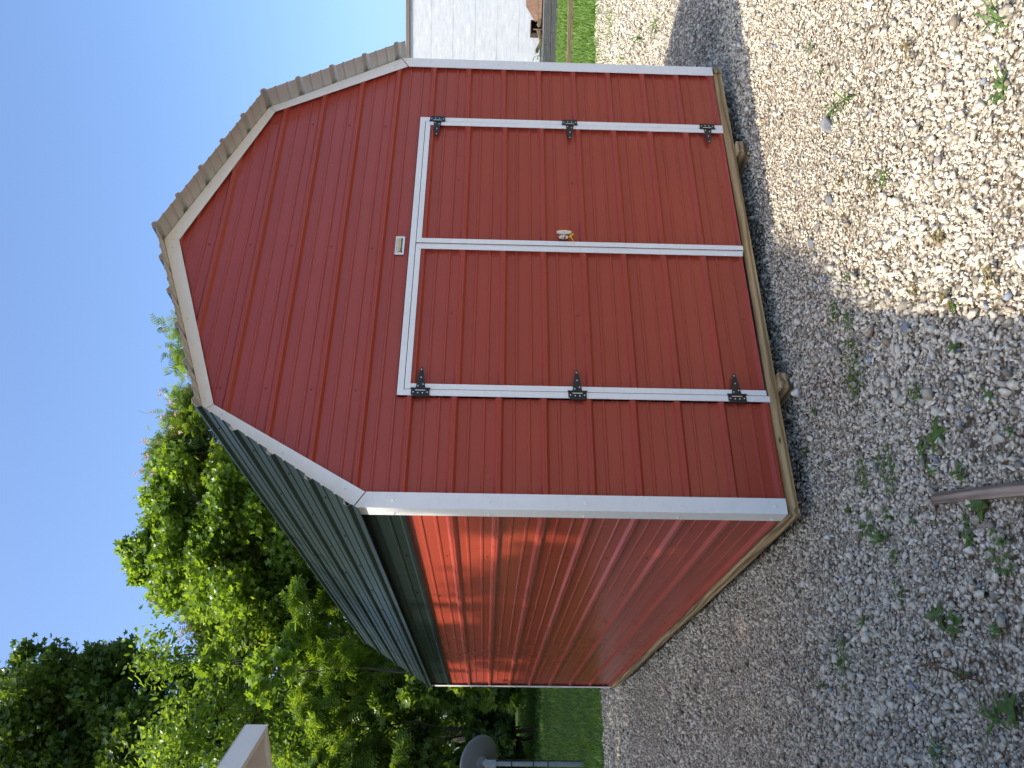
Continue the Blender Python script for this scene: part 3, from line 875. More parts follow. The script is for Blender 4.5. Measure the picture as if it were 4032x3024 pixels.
# grey timber footing wall in front of it
beam = empty('retaining_wall', PT(8.0, 20.7)); beam.rotation_euler = (0, 0, ang - turn * 0.8)
tag(beam, 'weathered grey timber retaining wall at the foot of the white building', 'wall')
for x0, x1, dy in ((-6, -1.2, 0.0), (-1.195, 1.25, 0.004), (1.255, 7, -0.003)):
    mb = MB(); mb.box(x0, x1, dy, 0.45 + dy, -0.08, 0.215); mb.build('timber', M_BEAM, beam, bevel=0.01)
    mb = MB(); mb.box(x0 - 0.3, x1 - 0.303, dy + 0.003, 0.45 + dy, 0.219, 0.425); mb.build('timber', M_BEAM, beam, bevel=0.01)
# long plank with bolt holes lying on edge in the grass
pk = empty('plank', PT(7.6, 16.3)); pk.rotation_euler = (0, 0, ang - 0.05)
tag(pk, 'tan plank with dark bolt holes lying on edge in the grass', 'plank')
mb = MB(); mb.box(-4.5, 4.5, 0, 0.045, -0.02, 0.155); mb.build('board', M_PLANK, pk, bevel=0.004)
for hx_ in (0.46, 0.05, -0.35 + 0.35 + 0.86, 2.0, -2.1):
    mb = MB(); mb.tube([(hx_, -0.003, 0.05), (hx_, 0.002, 0.05)], 0.022, 10); mb.build('bolt_hole', M_INK, pk)
# rusted sheet and splintered wood on the ledge
M_RUST = attr_mat('rusty_iron', [(0, (0.24, 0.14, 0.09)), (0.5, (0.42, 0.29, 0.19)), (1, (0.55, 0.44, 0.33))], 0.85, 0, None, 0.3, 0.5, 12)
rs = empty('rusty_sheet', PT(9.9, 20.9, 0.45)); rs.rotation_euler = (0, 0, ang)
tag(rs, 'rust orange bent iron sheet leaning on the timber ledge by the white wall', 'metal sheet')
mb = MB(); mb.add([(-0.18, -0.12, 0.02), (0.75, -0.16, 0.0), (0.9, 0.1, 0.46), (0.25, 0.12, 0.42), (-0.20, 0.02, 0.18),
                   (-0.18, -0.112, 0.02), (0.75, -0.152, 0.0), (0.9, 0.108, 0.46), (0.25, 0.128, 0.42), (-0.20, 0.028, 0.18)],
                  [(0, 1, 2, 3, 4), (9, 8, 7, 6, 5), (0, 5, 6, 1), (1, 6, 7, 2), (2, 7, 8, 3), (3, 8, 9, 4), (4, 9, 5, 0)])
mb.build('bent_sheet', M_RUST, rs)
hole = empty('dark_opening', PT(9.56, 20.98, 0.42)); hole.rotation_euler = (0, 0, ang)  # made-up box standing in for a dark opening at the wall foot
tag(hole, 'dark opening at the foot of the white wall, stood in for by a made-up brown box', 'opening')
M_DARKW = wood('dark_wood', (0.07, 0.045, 0.03), (0.04, 0.025, 0.015), 'x')
mb = MB(); mb.box(-0.14, 0.22, 0.02, 0.28, 0.0, 0.02); mb.box(-0.14, -0.12, 0.02, 0.28, 0.021, 0.30); mb.box(0.20, 0.22, 0.02, 0.28, 0.021, 0.30); mb.box(-0.14, 0.22, 0.02, 0.28, 0.301, 0.32); mb.box(-0.119, 0.199, 0.26, 0.28, 0.021, 0.30)
mb.build('opening_box', M_DARKW, hole)
mb = MB(); mb.box(-0.05, -0.02, 0.0, 0.018, -0.0, 0.25); mb.build('batten', M_PLANK, hole)
for i, (lat, zz, ln, an, lab) in enumerate([(9.75, 0.44, 0.42, 0.2, 'splintered pale board end on the ledge right of the dark opening'),
                                       (9.30, 0.43, 0.34, -0.5, 'short broken board leaning on the ledge left of the dark opening'),
                                       (9.02, 0.43, 0.40, 0.7, 'long thin splinter of wood on the timber ledge near the shed corner'),
                                       (10.2, 0.44, 0.5, 0.1, 'thick pale broken board on the ledge at the photo edge')]):
    p = PT(lat, 20.82, zz)
    mb = MB()
    c, s = math.cos(an), math.sin(an)
    mb.prism([(-ln / 2, 0, 0), (ln / 2, 0, 0.01), (ln / 2 - 0.05, 0, 0.05), (ln / 2 + 0.02, 0, 0.09), (-ln / 2 + 0.04, 0, 0.10), (-ln / 2 - 0.03, 0, 0.05)], (0, 0.04, 0))
    o = mb.build('broken_board', M_PLANK); o.location = p + Vector((0, 0, 0.02)); o.rotation_euler = (0, an * 0.6, ang)
    tag(o, lab, 'board', 'broken boards on the timber ledge')

# ------------------------------------------------------------------ stones that stand out, stake and twig
def big_rock(x, y, s, seed, label, squash=(1, 0.8, 0.6), rz=0.0):
    import bmesh
    tv, tf = rock_template(16, seed, 0.8)
    me_v = tv * np.array(squash) * s
    o = np_mesh('rock', me_v, tf, M_ROCK, rnd=np.full(len(tf), random.uniform(0.2, 0.9)))
    o.location = (x, y, float(ground_z(x, y)) + s * squash[2] * 0.55); o.rotation_euler = (random.uniform(-.2, .2), random.uniform(-.2, .2), rz)
    bv = o.modifiers.new('bevel', 'BEVEL'); bv.width = s * 0.06; bv.segments = 2
    tag(o, label, 'rock', 'larger rocks among the gravel')
big_rock(1.236, -0.50, 0.036, 1, 'blue grey rock in the gravel straight in front of the meeting of the doors', (1, .8, .5))
big_rock(1.262, -0.60, 0.040, 2, 'dark slab of rock, second from the door in the row of three', (0.7, 1.25, .35), 0.5)
big_rock(1.275, -0.775, 0.034, 3, 'squarish grey rock, third from the door in the row of three', (1, .9, .7))
big_rock(1.60, -0.92, 0.050, 4, 'large grey rock beside the long bladed grass weed in the sunlit gravel', (1.1, .9, .7))
big_rock(0.388, -1.061, 0.046, 5, 'square flat topped grey rock at the edge of the shade near the clover', (1, .9, .7), 0.3)
big_rock(-0.02, -0.62, 0.030, 6, 'pale grey rock next to the small clover left of the big plantain', (1, .9, .7))
big_rock(-0.60, -0.20, 0.034, 7, 'lone pale rock in the shaded gravel left of the corner of the shed', (1, .9, .7))

stp = Vector((-0.285, -0.985, 0.0)); stq = Vector((-0.46, -1.56, 0.0))
st = empty('wooden_stake', (stp + stq) / 2 + Vector((0, 0, 0.02))); st.rotation_euler = (0, -0.02, math.atan2(stq.y - stp.y, stq.x - stp.x))
tag(st, 'weathered brown wooden stake lying on the gravel at the photo edge', 'stake')
ln = (stq - stp).length
mb = MB(); hw = 0.022
poly = [(-ln / 2, -hw, -0.018), (-ln / 2, hw, -0.018), (-ln / 2 + 0.004, hw * 0.95, 0.008), (-ln / 2, 0.004, 0.022), (-ln / 2, -hw * 0.9, 0.016)]
mb.prism(poly, (ln, 0.0, 0.0)); mb.build('stake_body', M_STAKE, st, bevel=0.003)
tw = empty('dry_twig', (-0.83, -0.80, 0.012)); tw.rotation_euler = (0, 0, math.radians(-105))
tag(tw, 'forked reddish brown dry twig lying on the shaded gravel', 'twig')
mb = MB()
mb.tube([(-0.19, -0.01, 0.01), (-0.08, 0.012, 0.018), (0.02, 0.0, 0.012), (0.10, -0.012, 0.016), (0.18, -0.01, 0.012)], [0.0018, 0.0035, 0.0038, 0.0032, 0.002], 6)
mb.tube([(-0.08, 0.012, 0.018), (-0.13, 0.05, 0.03), (-0.17, 0.07, 0.02)], [0.0028, 0.002, 0.001], 5)
mb.tube([(0.10, -0.012, 0.016), (0.13, 0.03, 0.03), (0.16, 0.075, 0.03)], [0.003, 0.0024, 0.0015], 5)
mb.tube([(-0.04, 0.008, 0.016), (-0.05, -0.03, 0.02), (-0.09, -0.06, 0.01)], [0.0022, 0.0016, 0.001], 5)
mb.tube([(-0.12, 0.0, 0.014), (-0.10, 0.05, 0.02), (-0.12, 0.085, 0.012)], [0.002, 0.0015, 0.001], 5)
mb.build('twig_stem', M_TWIG, tw)

# ------------------------------------------------------------------ weeds in the gravel
def leaf_strip(L0, w, droop, n_=6, rise=0.4, cup=0.15):
    """one blade or oval leaf along +x, as vertices (n*3) and quads"""
    vs = []; 
    for i in range(n_ + 1):
        u = i / n_
        ww = w * (math.sin(math.pi * min(1, u * 0.93 + 0.07)) ** 0.8) * 0.5
        z = rise * L0 * u - droop * L0 * u * u
        vs += [(L0 * u, -ww, z + cup * ww * 2), (L0 * u, 0, z), (L0 * u, ww, z + cup * ww * 2)]
    fs = []
    for i in range(n_):
        for k in (0, 1):
            a = i * 3 + k; fs.append((a, a + 1, a + 4, a + 3))
    return np.array(vs), fs
def weed(kind, x, y, size, label, seed, rot=0.0):
    r = random.Random(seed)
    mb = MB()
    def put(vs, fs, az, org=(0, 0, 0)):
        c, s = math.cos(az), math.sin(az)
        mb.add([(org[0] + p[0] * c - p[1] * s, org[1] + p[0] * s + p[1] * c, org[2] + p[2]) for p in vs], fs)
    if kind == 'plantain':
        nL = r.randint(6, 9)
        for i in range(nL):
            l_ = size * r.uniform(0.55, 1.0)
            vs, fs = leaf_strip(l_, l_ * r.uniform(0.34, 0.46), r.uniform(0.2, 0.5), 6, r.uniform(0.35, 0.75))
            put(vs, fs, rot + i * 2 * math.pi / nL + r.uniform(-.3, .3))
    elif kind == 'clover':
        nL = int(70 * (size / 0.1) ** 1.4)
        for i in range(nL):
            az = r.uniform(0, 2 * math.pi); rr = size * math.sqrt(r.random())
            ox, oy = rr * math.cos(az) * 1.3, rr * math.sin(az) * 0.8; oz = r.uniform(0.008, 0.032)
            for k in range(3):
                vs, fs = leaf_strip(0.010 * r.uniform(.7, 1.2), 0.009, 0.1, 3, r.uniform(0.0, 0.35))
                put(vs, fs, az + k * 2.1, (ox, oy, oz))
    elif kind == 'grass':
        nL = r.randint(9, 15)
        for i in range(nL):
            l_ = size * r.uniform(0.5, 1.1)
            vs, fs = leaf_strip(l_, 0.007 + 0.03 * size, r.uniform(0.25, 0.9), 6, r.uniform(0.4, 1.2))
            put(vs, fs, rot + r.uniform(-1.3, 1.3) + (math.pi if r.random() < 0.4 else 0), (r.uniform(-.012, .012), r.uniform(-.012, .012), 0))
    else:                                        # small leafy seedling with a stem
        mb.tube([(0, 0, 0), (0.004, 0.002, size * 0.45)], 0.0015, 5)
        nL = r.randint(5, 9)
        for i in range(nL):
            l_ = size * r.uniform(0.35, 0.62)
            vs, fs = leaf_strip(l_, l_ * r.uniform(.35, .5), r.uniform(0.2, 0.6), 5, r.uniform(0.2, 0.7))
            put(vs, fs, i * 2.4 + r.uniform(-.3, .3), (0.002, 0.001, size * 0.45 * i / nL))
    me = bpy.data.meshes.new('weed'); me.from_pydata(mb.v, [], mb.f)
    at = me.attributes.new('rnd', 'FLOAT', 'FACE'); at.data.foreach_set('value', [r.random() * 0.5 + 0.25 + 0.25 * math.sin(i * 0.7) for i in range(len(mb.f))])
    me.polygons.foreach_set('use_smooth', [True] * len(mb.f)); me.update()
    nm = {'plantain': 'broadleaf_weed', 'clover': 'clover_patch', 'grass': 'grass_tuft', 'seedling': 'leafy_weed'}[kind]
    o = link(nm, me, M_WEED)
    o.location = (x, y, float(ground_z(x, y)) + 0.006)
    tag(o, label, 'weed', 'weeds growing through the gravel')
WEEDS = [
 ('clover', 0.445, -0.66, 0.095, 'largest patch of dark green clover, in the shade in front of the left door'),
 ('clover', 0.36, -0.60, 0.05, 'small clover clump touching the largest clover patch'),
 ('plantain', -0.086, -1.085, 0.075, 'big broadleaf weed with bright leaves above the wooden stake'),
 ('plantain', -0.095, -0.965, 0.06, 'broadleaf weed between the big plantain and the small clover'),
 ('clover', -0.07, -0.72, 0.085, 'low clover clump halfway from the stake to the shed corner'),
 ('clover', -0.02, -0.52, 0.06, 'smallest clover clump near the pale rock by the shed corner'),
 ('seedling', -0.196, -1.01, 0.06, 'little leafy weed just in front of the end of the stake'),
 ('seedling', -0.265, -1.17, 0.075, 'leafy weed pressed against the far side of the stake'),
 ('plantain', -0.385, -1.215, 0.08, 'broadleaf weed growing over the near side of the stake'),
 ('grass', -0.20, -0.46, 0.085, 'grassy weed beside the shed corner nearer the wall'),
 ('grass', -0.29, -0.53, 0.09, 'thin brownish grass weed beside the shed corner farther from the wall'),
 ('grass', -0.22, -0.62, 0.05, 'tiny grass weed in front of the shed corner'),
 ('plantain', -0.652, -0.82, 0.065, 'dark broadleaf weed beyond the dry twig'),
 ('plantain', -0.70, -0.885, 0.07, 'pair leaf broadleaf weed closest to the dry twig'),
 ('seedling', -0.855, -0.86, 0.065, 'small leafy weed growing between the forks of the dry twig'),
 ('plantain', -0.985, -1.075, 0.085, 'broadleaf weed with long leaves at the lower right corner of the photo'),
 ('grass', -1.00, -0.98, 0.085, 'long bladed grass weed at the lower right corner of the photo'),
 ('clover', -0.64, 0.01, 0.07, 'clover clump in the shaded gravel left of the shed wall'),
 ('clover', -0.72, 0.06, 0.05, 'clover clump just farther from the wall than its neighbour clump'),
 ('seedling', -0.735, 0.287, 0.06, 'upright leafy weed alone beside the long shed wall'),
 ('grass', 1.577, -1.10, 0.11, 'long bladed grass weed in the sunlit gravel'),
 ('grass', 1.62, -1.00, 0.08, 'grass weed next to the large rock in the sunlit gravel'),
 ('seedling', 1.881, -0.986, 0.05, 'small weed by a white stone in the sunlit gravel'),
 ('seedling', 0.452, -0.20, 0.05, 'weed in the dark gravel right beneath the left door'),
 ('clover', 0.75, -0.60, 0.05, 'pale clover where the shade ends in front of the doors'),
 ('clover', 0.64, -0.69, 0.045, 'yellowish clover just inside the sunlight in front of the doors'),
 ('seedling', 0.832, -0.769, 0.05, 'single small weed in full sun in front of the doors'),
 ('seedling', 0.13, -1.32, 0.06, 'fresh green weed at the end of the shade line'),
 ('grass', 0.726, -1.89, 0.07, 'short grass weed at the right edge of the photo in the sun'),
 ('grass', 0.94, -1.98, 0.07, 'grass weed at the upper right corner of the photo'),
 ('seedling', -0.632, 2.328, 0.07, 'dark weed in the shaded gravel halfway along the shed wall'),
 ('grass', -1.06, -0.60, 0.075, 'grass weed at the bottom edge of the photo in shade'),
 ('clover', -0.56, -1.25, 0.06, 'clover clump at the right edge of the photo left of the stake'),
 ('plantain', -0.47, -1.10, 0.05, 'small broadleaf weed left of the stake'),
 ('seedling', -0.31, -0.80, 0.04, 'tiny dark weed between stake and shed corner'),
 ('seedling', 4.65, 1.35, 0.10, 'leafy weed on the shade line beyond the right end of the shed'),
 ('grass', 5.6, 1.5, 0.22, 'tall grass weed in the sunny gravel beyond the shed'),
 ('grass', 6.3, 2.2, 0.20, 'second grass weed farther out in the sunny gravel beyond the shed'),
]
for i, (k, x, y, s, lab) in enumerate(WEEDS):
    weed(k, x, y, s, lab, 500 + i, rot=i * 1.1)

TINY = [(3330, 300), (3210, 180), (3620, 180), (3880, 620), (3500, 700), (3760, 1210), (3420, 1120), (3620, 1560), (3900, 1560), (3990, 1700), (3280, 1500), (3180, 1780),
        (3350, 2010), (3540, 2180), (3700, 2240), (3900, 2300), (3560, 2330), (3400, 2440), (3160, 2330), (3040, 2480), (2950, 2620), (3120, 2860), (3480, 2860), (3860, 2880),
        (3640, 2780), (2900, 2880), (3940, 2480), (3250, 2950), (3560, 1960), (3820, 2060)]
TINY_AT = ['in the sun just right of the shed shadow', 'on the edge of the shed shadow near its right skid', 'in full sun right of the big grass weed', 'in full sun nearest the right border of the photo', 'in the sun between the two skids, well out from the doors', 'in the sun just right of the three dark rocks', 'where sun and shade meet, level with the square flat rock', 'in front of the row of three dark rocks', 'in shade just in front of the largest clover', 'in shade at the right border above the big broadleaf weed', 'in shade at the right border by the brown stone', 'between the left skid and the largest clover', 'under the floor edge just left of the left skid', 'just off the near corner of the shed', 'on bare gravel between the shed corner and the stake', 'on bare gravel straight left of the stake', 'left of the stake near the right border', 'halfway from the stake to the dry twig', 'in the middle of the shaded gravel', 'close to the wooden side rim of the shed', 'against the side rim farther back from the corner', 'along the shed wall, second back from the corner', 'far back in the open shaded gravel by the bottom border', 'near the bottom border, between wall and twig', 'at the bottom border right of the twig', 'just wallward of the dry twig', 'far back along the wall where stones look smallest', 'right of the twig near the photo corner', 'at the bottom border, third from the photo corner', 'between the small clover clump and the big broadleaf weed']
for i, (px, py) in enumerate(TINY):
    if i in (2, 3, 10, 14, 15, 19, 22, 23, 24, 27, 28): continue
    q_ = Vector(((px - 2016) / 3084.2, (py - 1512) / 3084.2, 1.0)); w_ = right_ax * q_.x + down_ax * q_.y + fwd_ax * q_.z
    k_ = -CZ / w_.z
    weed(['seedling', 'clover', 'grass'][i % 3], CX + w_.x * k_, CY + w_.y * k_, 0.026 + 0.02 * (i * 7 % 5) / 5, 'tiny green sprout ' + TINY_AT[i], 900 + i, rot=i * 0.9)
MOSS_AT = ['large brown moss clump in the middle of the sunlit gravel', 'brown moss clump closest to the shade line in front of the doors', 'brown moss clump nearest the top border in the sunlit gravel', 'brown moss clump between the three dark rocks and the big moss clump', 'brown moss clump beside the pale stones at the shade line', 'brown moss clump farthest from the shed near the right border', 'brown moss clump beside the large grey rock in the sun']
M_MOSS = attr_mat('moss', [(0, (0.10, 0.075, 0.02)), (1, (0.20, 0.16, 0.045))], 0.9, 0.1)
for i, (px, py) in enumerate([(3700, 930), (3610, 1150), (3590, 200), (3460, 740), (3750, 1180), (3920, 1090), (3330, 700)]):
    q_ = Vector(((px - 2016) / 3084.2, (py - 1512) / 3084.2, 1.0)); w_ = right_ax * q_.x + down_ax * q_.y + fwd_ax * q_.z
    k_ = -CZ / w_.z
    weed('clover', CX + w_.x * k_, CY + w_.y * k_, 0.035, MOSS_AT[i], 700 + i)
    o = COL.objects[-1]; o.name = 'moss_clump'; o['category'] = 'moss'; o['group'] = 'moss clumps in the gravel'
    o.data.materials.clear(); o.data.materials.append(M_MOSS)

for i, (lat_, dz_, sz_, lab_) in enumerate([(8.75, 0.43, 0.42, 'green weed on the timber ledge closest to the shed'), (9.05, 0.43, 0.34, 'green weed in the middle of the timber ledge'), (9.28, 0.43, 0.26, 'little green weed on the timber ledge beside the dark opening')]):
    p_ = PT(lat_, 20.85)
    weed('seedling' if i != 1 else 'grass', p_.x, p_.y, sz_, lab_, 1200 + i)
    COL.objects[-1].location.z = dz_; COL.objects[-1]['group'] = 'weeds on the timber ledge'
# ------------------------------------------------------------------ grass
def grass_area(name, n_, sampler, h0, h1, w):
    x, y = sampler(n_)
    n_ = len(x)
    z = ground_z(x, y)
    h = rng.uniform(h0, h1, n_); az = rng.uniform(0, 2 * math.pi, n_); lean = rng.uniform(0.1, 0.9, n_) * h
    ca, sa = np.cos(az), np.sin(az)
    base = np.stack([x, y, z - 0.005], 1); side = np.stack([-sa, ca, np.zeros(n_)], 1) * (w * rng.uniform(0.6, 1.3, n_))[:, None]
    mid = base + np.stack([ca * lean * 0.3, sa * lean * 0.3, h * 0.6], 1); top = base + np.stack([ca * lean, sa * lean, h], 1)
    V_ = np.stack([base - side, base + side, mid + side * 0.7, mid - side * 0.7, top], 1).reshape(-1, 3)
    o = np.arange(n_)[:, None] * 5
    F_ = np.concatenate([o + [0, 1, 2], o + [0, 2, 3], o + [3, 2, 4]], 1).reshape(-1, 3)
    rv = np.clip(rng.beta(2, 2, n_) * 0.8 + 0.18 * wob(x, y, 1.5) + np.where(rng.random(n_) > 0.96, 0.5, 0), 0, 1)
    ob = np_mesh(name, V_, F_, M_GRASS, rnd=np.repeat(rv, 3))
    return ob
def samp_left(n_):
    x = rng.uniform(-6, 8, n_); y = rng.uniform(6, 22, n_)
    dd = dd_of(x, y)
    k = (~gravel_in(x, y)) & (dd < 22) & (y > 6.1) & (x < 6)
    return x[k], y[k]
g = grass_area('lawn', 150000, samp_left, 0.03, 0.085, 0.007)
tag(g, 'shaded green lawn between the gravel and the trees', 'grass', kind='stuff')
def samp_right(n_):
    l = rng.uniform(4.5, 12.5, n_); d = rng.uniform(12.0, 20.6, n_)
    x = CX + l * RD.x + d * FD.x; y = CY + l * RD.y + d * FD.y
    k = (~gravel_in(x, y))
    sparse = ((d < 13.5) & (rng.random(n_) < 0.5)) | ((d > 16.0) & (d < 16.5) & (rng.random(n_) < 0.85))
    return x[k & ~sparse], y[k & ~sparse]
g = grass_area('grass_verge', 90000, samp_right, 0.05, 0.13, 0.009)
tag(g, 'sunlit rough grass on both sides of the long plank', 'grass', kind='stuff')
def samp_sprig(n_):
    l = rng.uniform(3.5, 12.5, n_); d = rng.uniform(8.5, 14.0, n_)
    x = CX + l * RD.x + d * FD.x; y = CY + l * RD.y + d * FD.y
    k = (wob(x, y, 2.2, 1) + rng.normal(0, 0.45, n_) > 1.35 - 0.30 * (d - 8.5)) & (x > 3.6)
    return x[k], y[k]
g = grass_area('sparse_grass', 26000, samp_sprig, 0.03, 0.10, 0.006)
tag(g, 'thin scattered grass sprouting through the sunny gravel', 'grass', kind='stuff')

# ------------------------------------------------------------------ trees
def fan(poly, cup=0.12):
    P = np.array([(0.0, 0.0, 0.0)] + [(x, y, cup * (x * x + y * y) ** 0.5) for x, y in poly])
    n_ = len(poly); F_ = np.array([(0, 1 + i, 1 + (i + 1) % n_) for i in range(n_)])
    return P, F_
LEAF_TULIP = fan([(0.1, -0.5), (0.18, -0.14), (0.52, -0.30), (0.40, 0.02), (0.42, 0.38), (0.06, 0.24), (-0.06, 0.24), (-0.42, 0.38), (-0.40, 0.02), (-0.52, -0.30), (-0.18, -0.14), (-0.1, -0.5)][::1], 0.25)
LEAF_OVAL = fan([(0, -0.5), (0.2, -0.22), (0.24, 0.08), (0.12, 0.36), (0, 0.52), (-0.12, 0.36), (-0.24, 0.08), (-0.2, -0.22)], 0.2)
LEAF_TINY = fan([(0, -0.5), (0.3, -0.1), (0.12, 0.35), (0, 0.5), (-0.12, 0.35), (-0.3, -0.1)], 0.2)
def frond_template(pairs=6):
    vs, fs = [], []
    for i in range(pairs):
        u = (i + 0.6) / pairs; x0 = u - 0.5
        ll = 0.26 * math.sin(math.pi * (0.12 + 0.8 * u)) + 0.05
        z = -0.55 * (u - 0.3) ** 2
        for s in (1, -1):
            k = len(vs)
            vs += [(x0 - 0.045, 0, z), (x0 + 0.045, 0, z), (x0 + 0.10, s * ll, z - 0.05), (x0 + 0.030, s * ll, z - 0.05)]
            fs += [(k, k + 1, k + 2), (k, k + 2, k + 3)]
    return np.array(vs, float), np.array(fs)
FROND = frond_template()
def leaf_cloud(pts, size, tmpl, up=0.6, sun_bias=0.25, droop=None):
    n_ = len(pts)
    N_ = rng.normal(size=(n_, 3)) * 0.75 + np.array([-0.25, -0.1, up])
    A, B, C = frames(N_)
    if droop is not None:                       # long axis points outwards and down
        out = droop / (np.linalg.norm(droop, axis=1, keepdims=True) + 1e-6) + rng.normal(size=(n_, 3)) * 0.45 + np.array([0, 0, -0.15])
        out /= np.linalg.norm(out, axis=1, keepdims=True)
        A = out; B = np.cross(C, A); B /= np.linalg.norm(B, axis=1, keepdims=True) + 1e-6; C = np.cross(A, B)
    s = size * rng.uniform(0.55, 1.2, n_)
    tv, tf = tmpl
    V_, F_ = instances(tv, tf, pts, A, B, C, s)
    return V_, F_, len(tf)
def tree(name, x, y, clumps, trunk_r, leafmat_, tmpl, size, per, label, cat='tree', group=None, flowers=None, limb=True, frond=False, spread=1.0, lean=(0, 0)):
    """clumps: (cx,cy,cz,r) in world units. Leaves gather at twig ends inside each clump."""
    gz = float(ground_z(x, y))
    root = empty(name, (x, y, gz))
    tag(root, label, cat, group)
    cl = np.array(clumps, float); o = np.array([x, y, gz])
    pts_all, out_all, rv_all = [], [], []
    top = cl[:, 2].max() - gz
    tb = MB()
    trunk_h = top * 0.8
    bend = [(rng.uniform(-.15, .15), rng.uniform(-.15, .15)) for _ in range(6)]
    tp = [Vector((lean[0] * (i / 6) + bend[min(i, 5)][0] * (i > 0), lean[1] * (i / 6) + bend[min(i, 5)][1] * (i > 0), -0.2 + (trunk_h + 0.2) * i / 6)) for i in range(7)]
    tb.tube(tp, [trunk_r * (1 - 0.13 * i) for i in range(7)], 9)
    lb = MB()
    for cx, cy, cz, r in clumps:
        c = np.array([cx, cy, cz])
        ntw = max(5, int(per / 26))
        tdir = rng.normal(size=(ntw, 3)); tdir /= np.linalg.norm(tdir, axis=1, keepdims=True)
        tdir *= np.array([1, 1, 0.72])
        tr = r * rng.uniform(0.45, 1.0, ntw) ** 0.7
        tc = c + tdir * tr[:, None]
        k = rng.integers(0, ntw, per)
        p = tc[k] + rng.normal(size=(per, 3)) * r * 0.17 * spread
        pts_all.append(p - o); out_all.append(p - c)
        base_r = rng.uniform(0.25, 0.75)
        rv_all.append(np.clip(base_r + rng.normal(0, 0.16, per) + (rng.random(ntw) * 0.3 - 0.15)[k], 0, 1))
        if limb:
            # limb from trunk to the clump, then twigs
            cl_ = Vector(c - o)
            hh = max(0.25, min(0.97, (cl_.z - 0.45 * math.hypot(cl_.x, cl_.y)) / trunk_h)) * 6
            i0 = int(min(5, hh)); st_ = tp[i0].lerp(tp[i0 + 1], hh - i0)
            midp = st_.lerp(cl_, 0.5) + Vector((rng.uniform(-.2, .2), rng.uniform(-.2, .2), rng.uniform(0, .3)))
            r0 = max(0.012, trunk_r * 0.28)
            lb.tube([st_, midp, cl_], [r0, r0 * 0.6, r0 * 0.35], 6)
            for q in range(0, ntw, 2):
                e = Vector(tc[q] - o)
                lb.tube([cl_, cl_.lerp(e, 0.5) + Vector((0, 0, 0.05)), e], [r0 * 0.33, r0 * 0.22, 0.006], 4)
    P = np.concatenate(pts_all); O = np.concatenate(out_all); RV = np.concatenate(rv_all)
    V_, F_, nf = leaf_cloud(P, size, tmpl, droop=O if frond else None)
    tb.build('trunk', M_BARK, root)
    if limb and lb.v: lb.build('limbs', M_BARK, root)
    np_mesh('crown', V_, F_, leafmat_, root, rnd=np.repeat(RV, nf))
    if flowers:
        q = rng.choice(len(P), flowers, replace=False)
        q = q[np.argsort(-(P[q, 2] + O[q, 2] * 1.5))[: int(flowers * 0.6)]]
        fp = P[q] + O[q] / (np.linalg.norm(O[q], axis=1, keepdims=True) + 1e-6) * 0.12 + np.array([0, 0, 0.07])
        # each bloom a tuft of thin filaments
        k_ = 16; m_ = len(fp)
        D = rng.normal(size=(m_ * k_, 3)) + np.array([0, 0, 0.7]); D /= np.linalg.norm(D, axis=1, keepdims=True)
        S = np.cross(D, rng.normal(size=D.shape)); S /= np.linalg.norm(S, axis=1, keepdims=True)
        b0 = np.repeat(fp, k_, 0); l_ = 0.07
        Vf = np.stack([b0 - S * 0.003, b0 + D * l_ + S * 0.014, b0 + D * l_ - S * 0.014], 1).reshape(-1, 3)
        Ff = np.arange(len(Vf)).reshape(-1, 3)
        np_mesh('blossoms', Vf, Ff, M_FLOWER, root, rnd=rng.random(len(Ff)))
    return root

def img_clump(px, py, dist, r):
    """a clump of foliage seen in that direction at that distance"""
    p = ray_pt(px, py, dist)
    return (p.x, p.y, p.z, r)
def clump_set(xr, yr, dist, dspread, n_, r0, r1, poly=None):
    """clumps filling the region of directions that poly(px, py) accepts"""
    out = []
    while len(out) < n_:
        px = rng.uniform(*xr); py = rng.uniform(*yr)
        if poly is None or poly(px, py):
            out.append(img_clump(px, py, dist + rng.uniform(-dspread, dspread), rng.uniform(r0, r1)))
    return out
# top outline of the wood, photo px: row (py) -> column (px) of the topmost leaves
OUT_Y = [1340, 1400, 1480, 1540, 1620, 1700, 1760, 1830, 1900, 1960, 2050, 2120, 2170, 2230, 2300, 2400, 2480, 2540, 2640, 2720, 3024]
OUT_X = [690, 668, 720, 690, 655, 640, 600, 590, 660, 640, 600, 560, 490, 560, 620, 690, 640, 600, 600, 620, 600]
def outline(px, py, pad=0): return px > np.interp(py, OUT_Y, OUT_X) + pad
# two silk trees with pink blossom
c1 = clump_set((650, 1250), (1340, 1960), 22.5, 1.2, 46, 0.5, 0.85, lambda a, b_: outline(a, b_, 25))
p = ray_pt(1900, 1750, 22.6)
tree('silk_tree', p.x, p.y, c1, 0.14, M_LF_SILK, FROND, 0.30, 430, 'tall silk tree with feathery leaves and pink blossom above the green roof', group='silk trees in blossom', flowers=1000, frond=True, spread=1.5)
c2 = clump_set((680, 1300), (2250, 2520), 23.2, 0.8, 16, 0.4, 0.7, lambda a, b_: outline(a, b_, 25))
p = ray_pt(1900, 2390, 23.3)
tree('silk_tree', p.x, p.y, c2, 0.11, M_LF_SILK, FROND, 0.32, 300, 'narrow silk tree with a few pink blossoms between two bright green trees', group='silk trees in blossom', flowers=500, frond=True, spread=1.5)
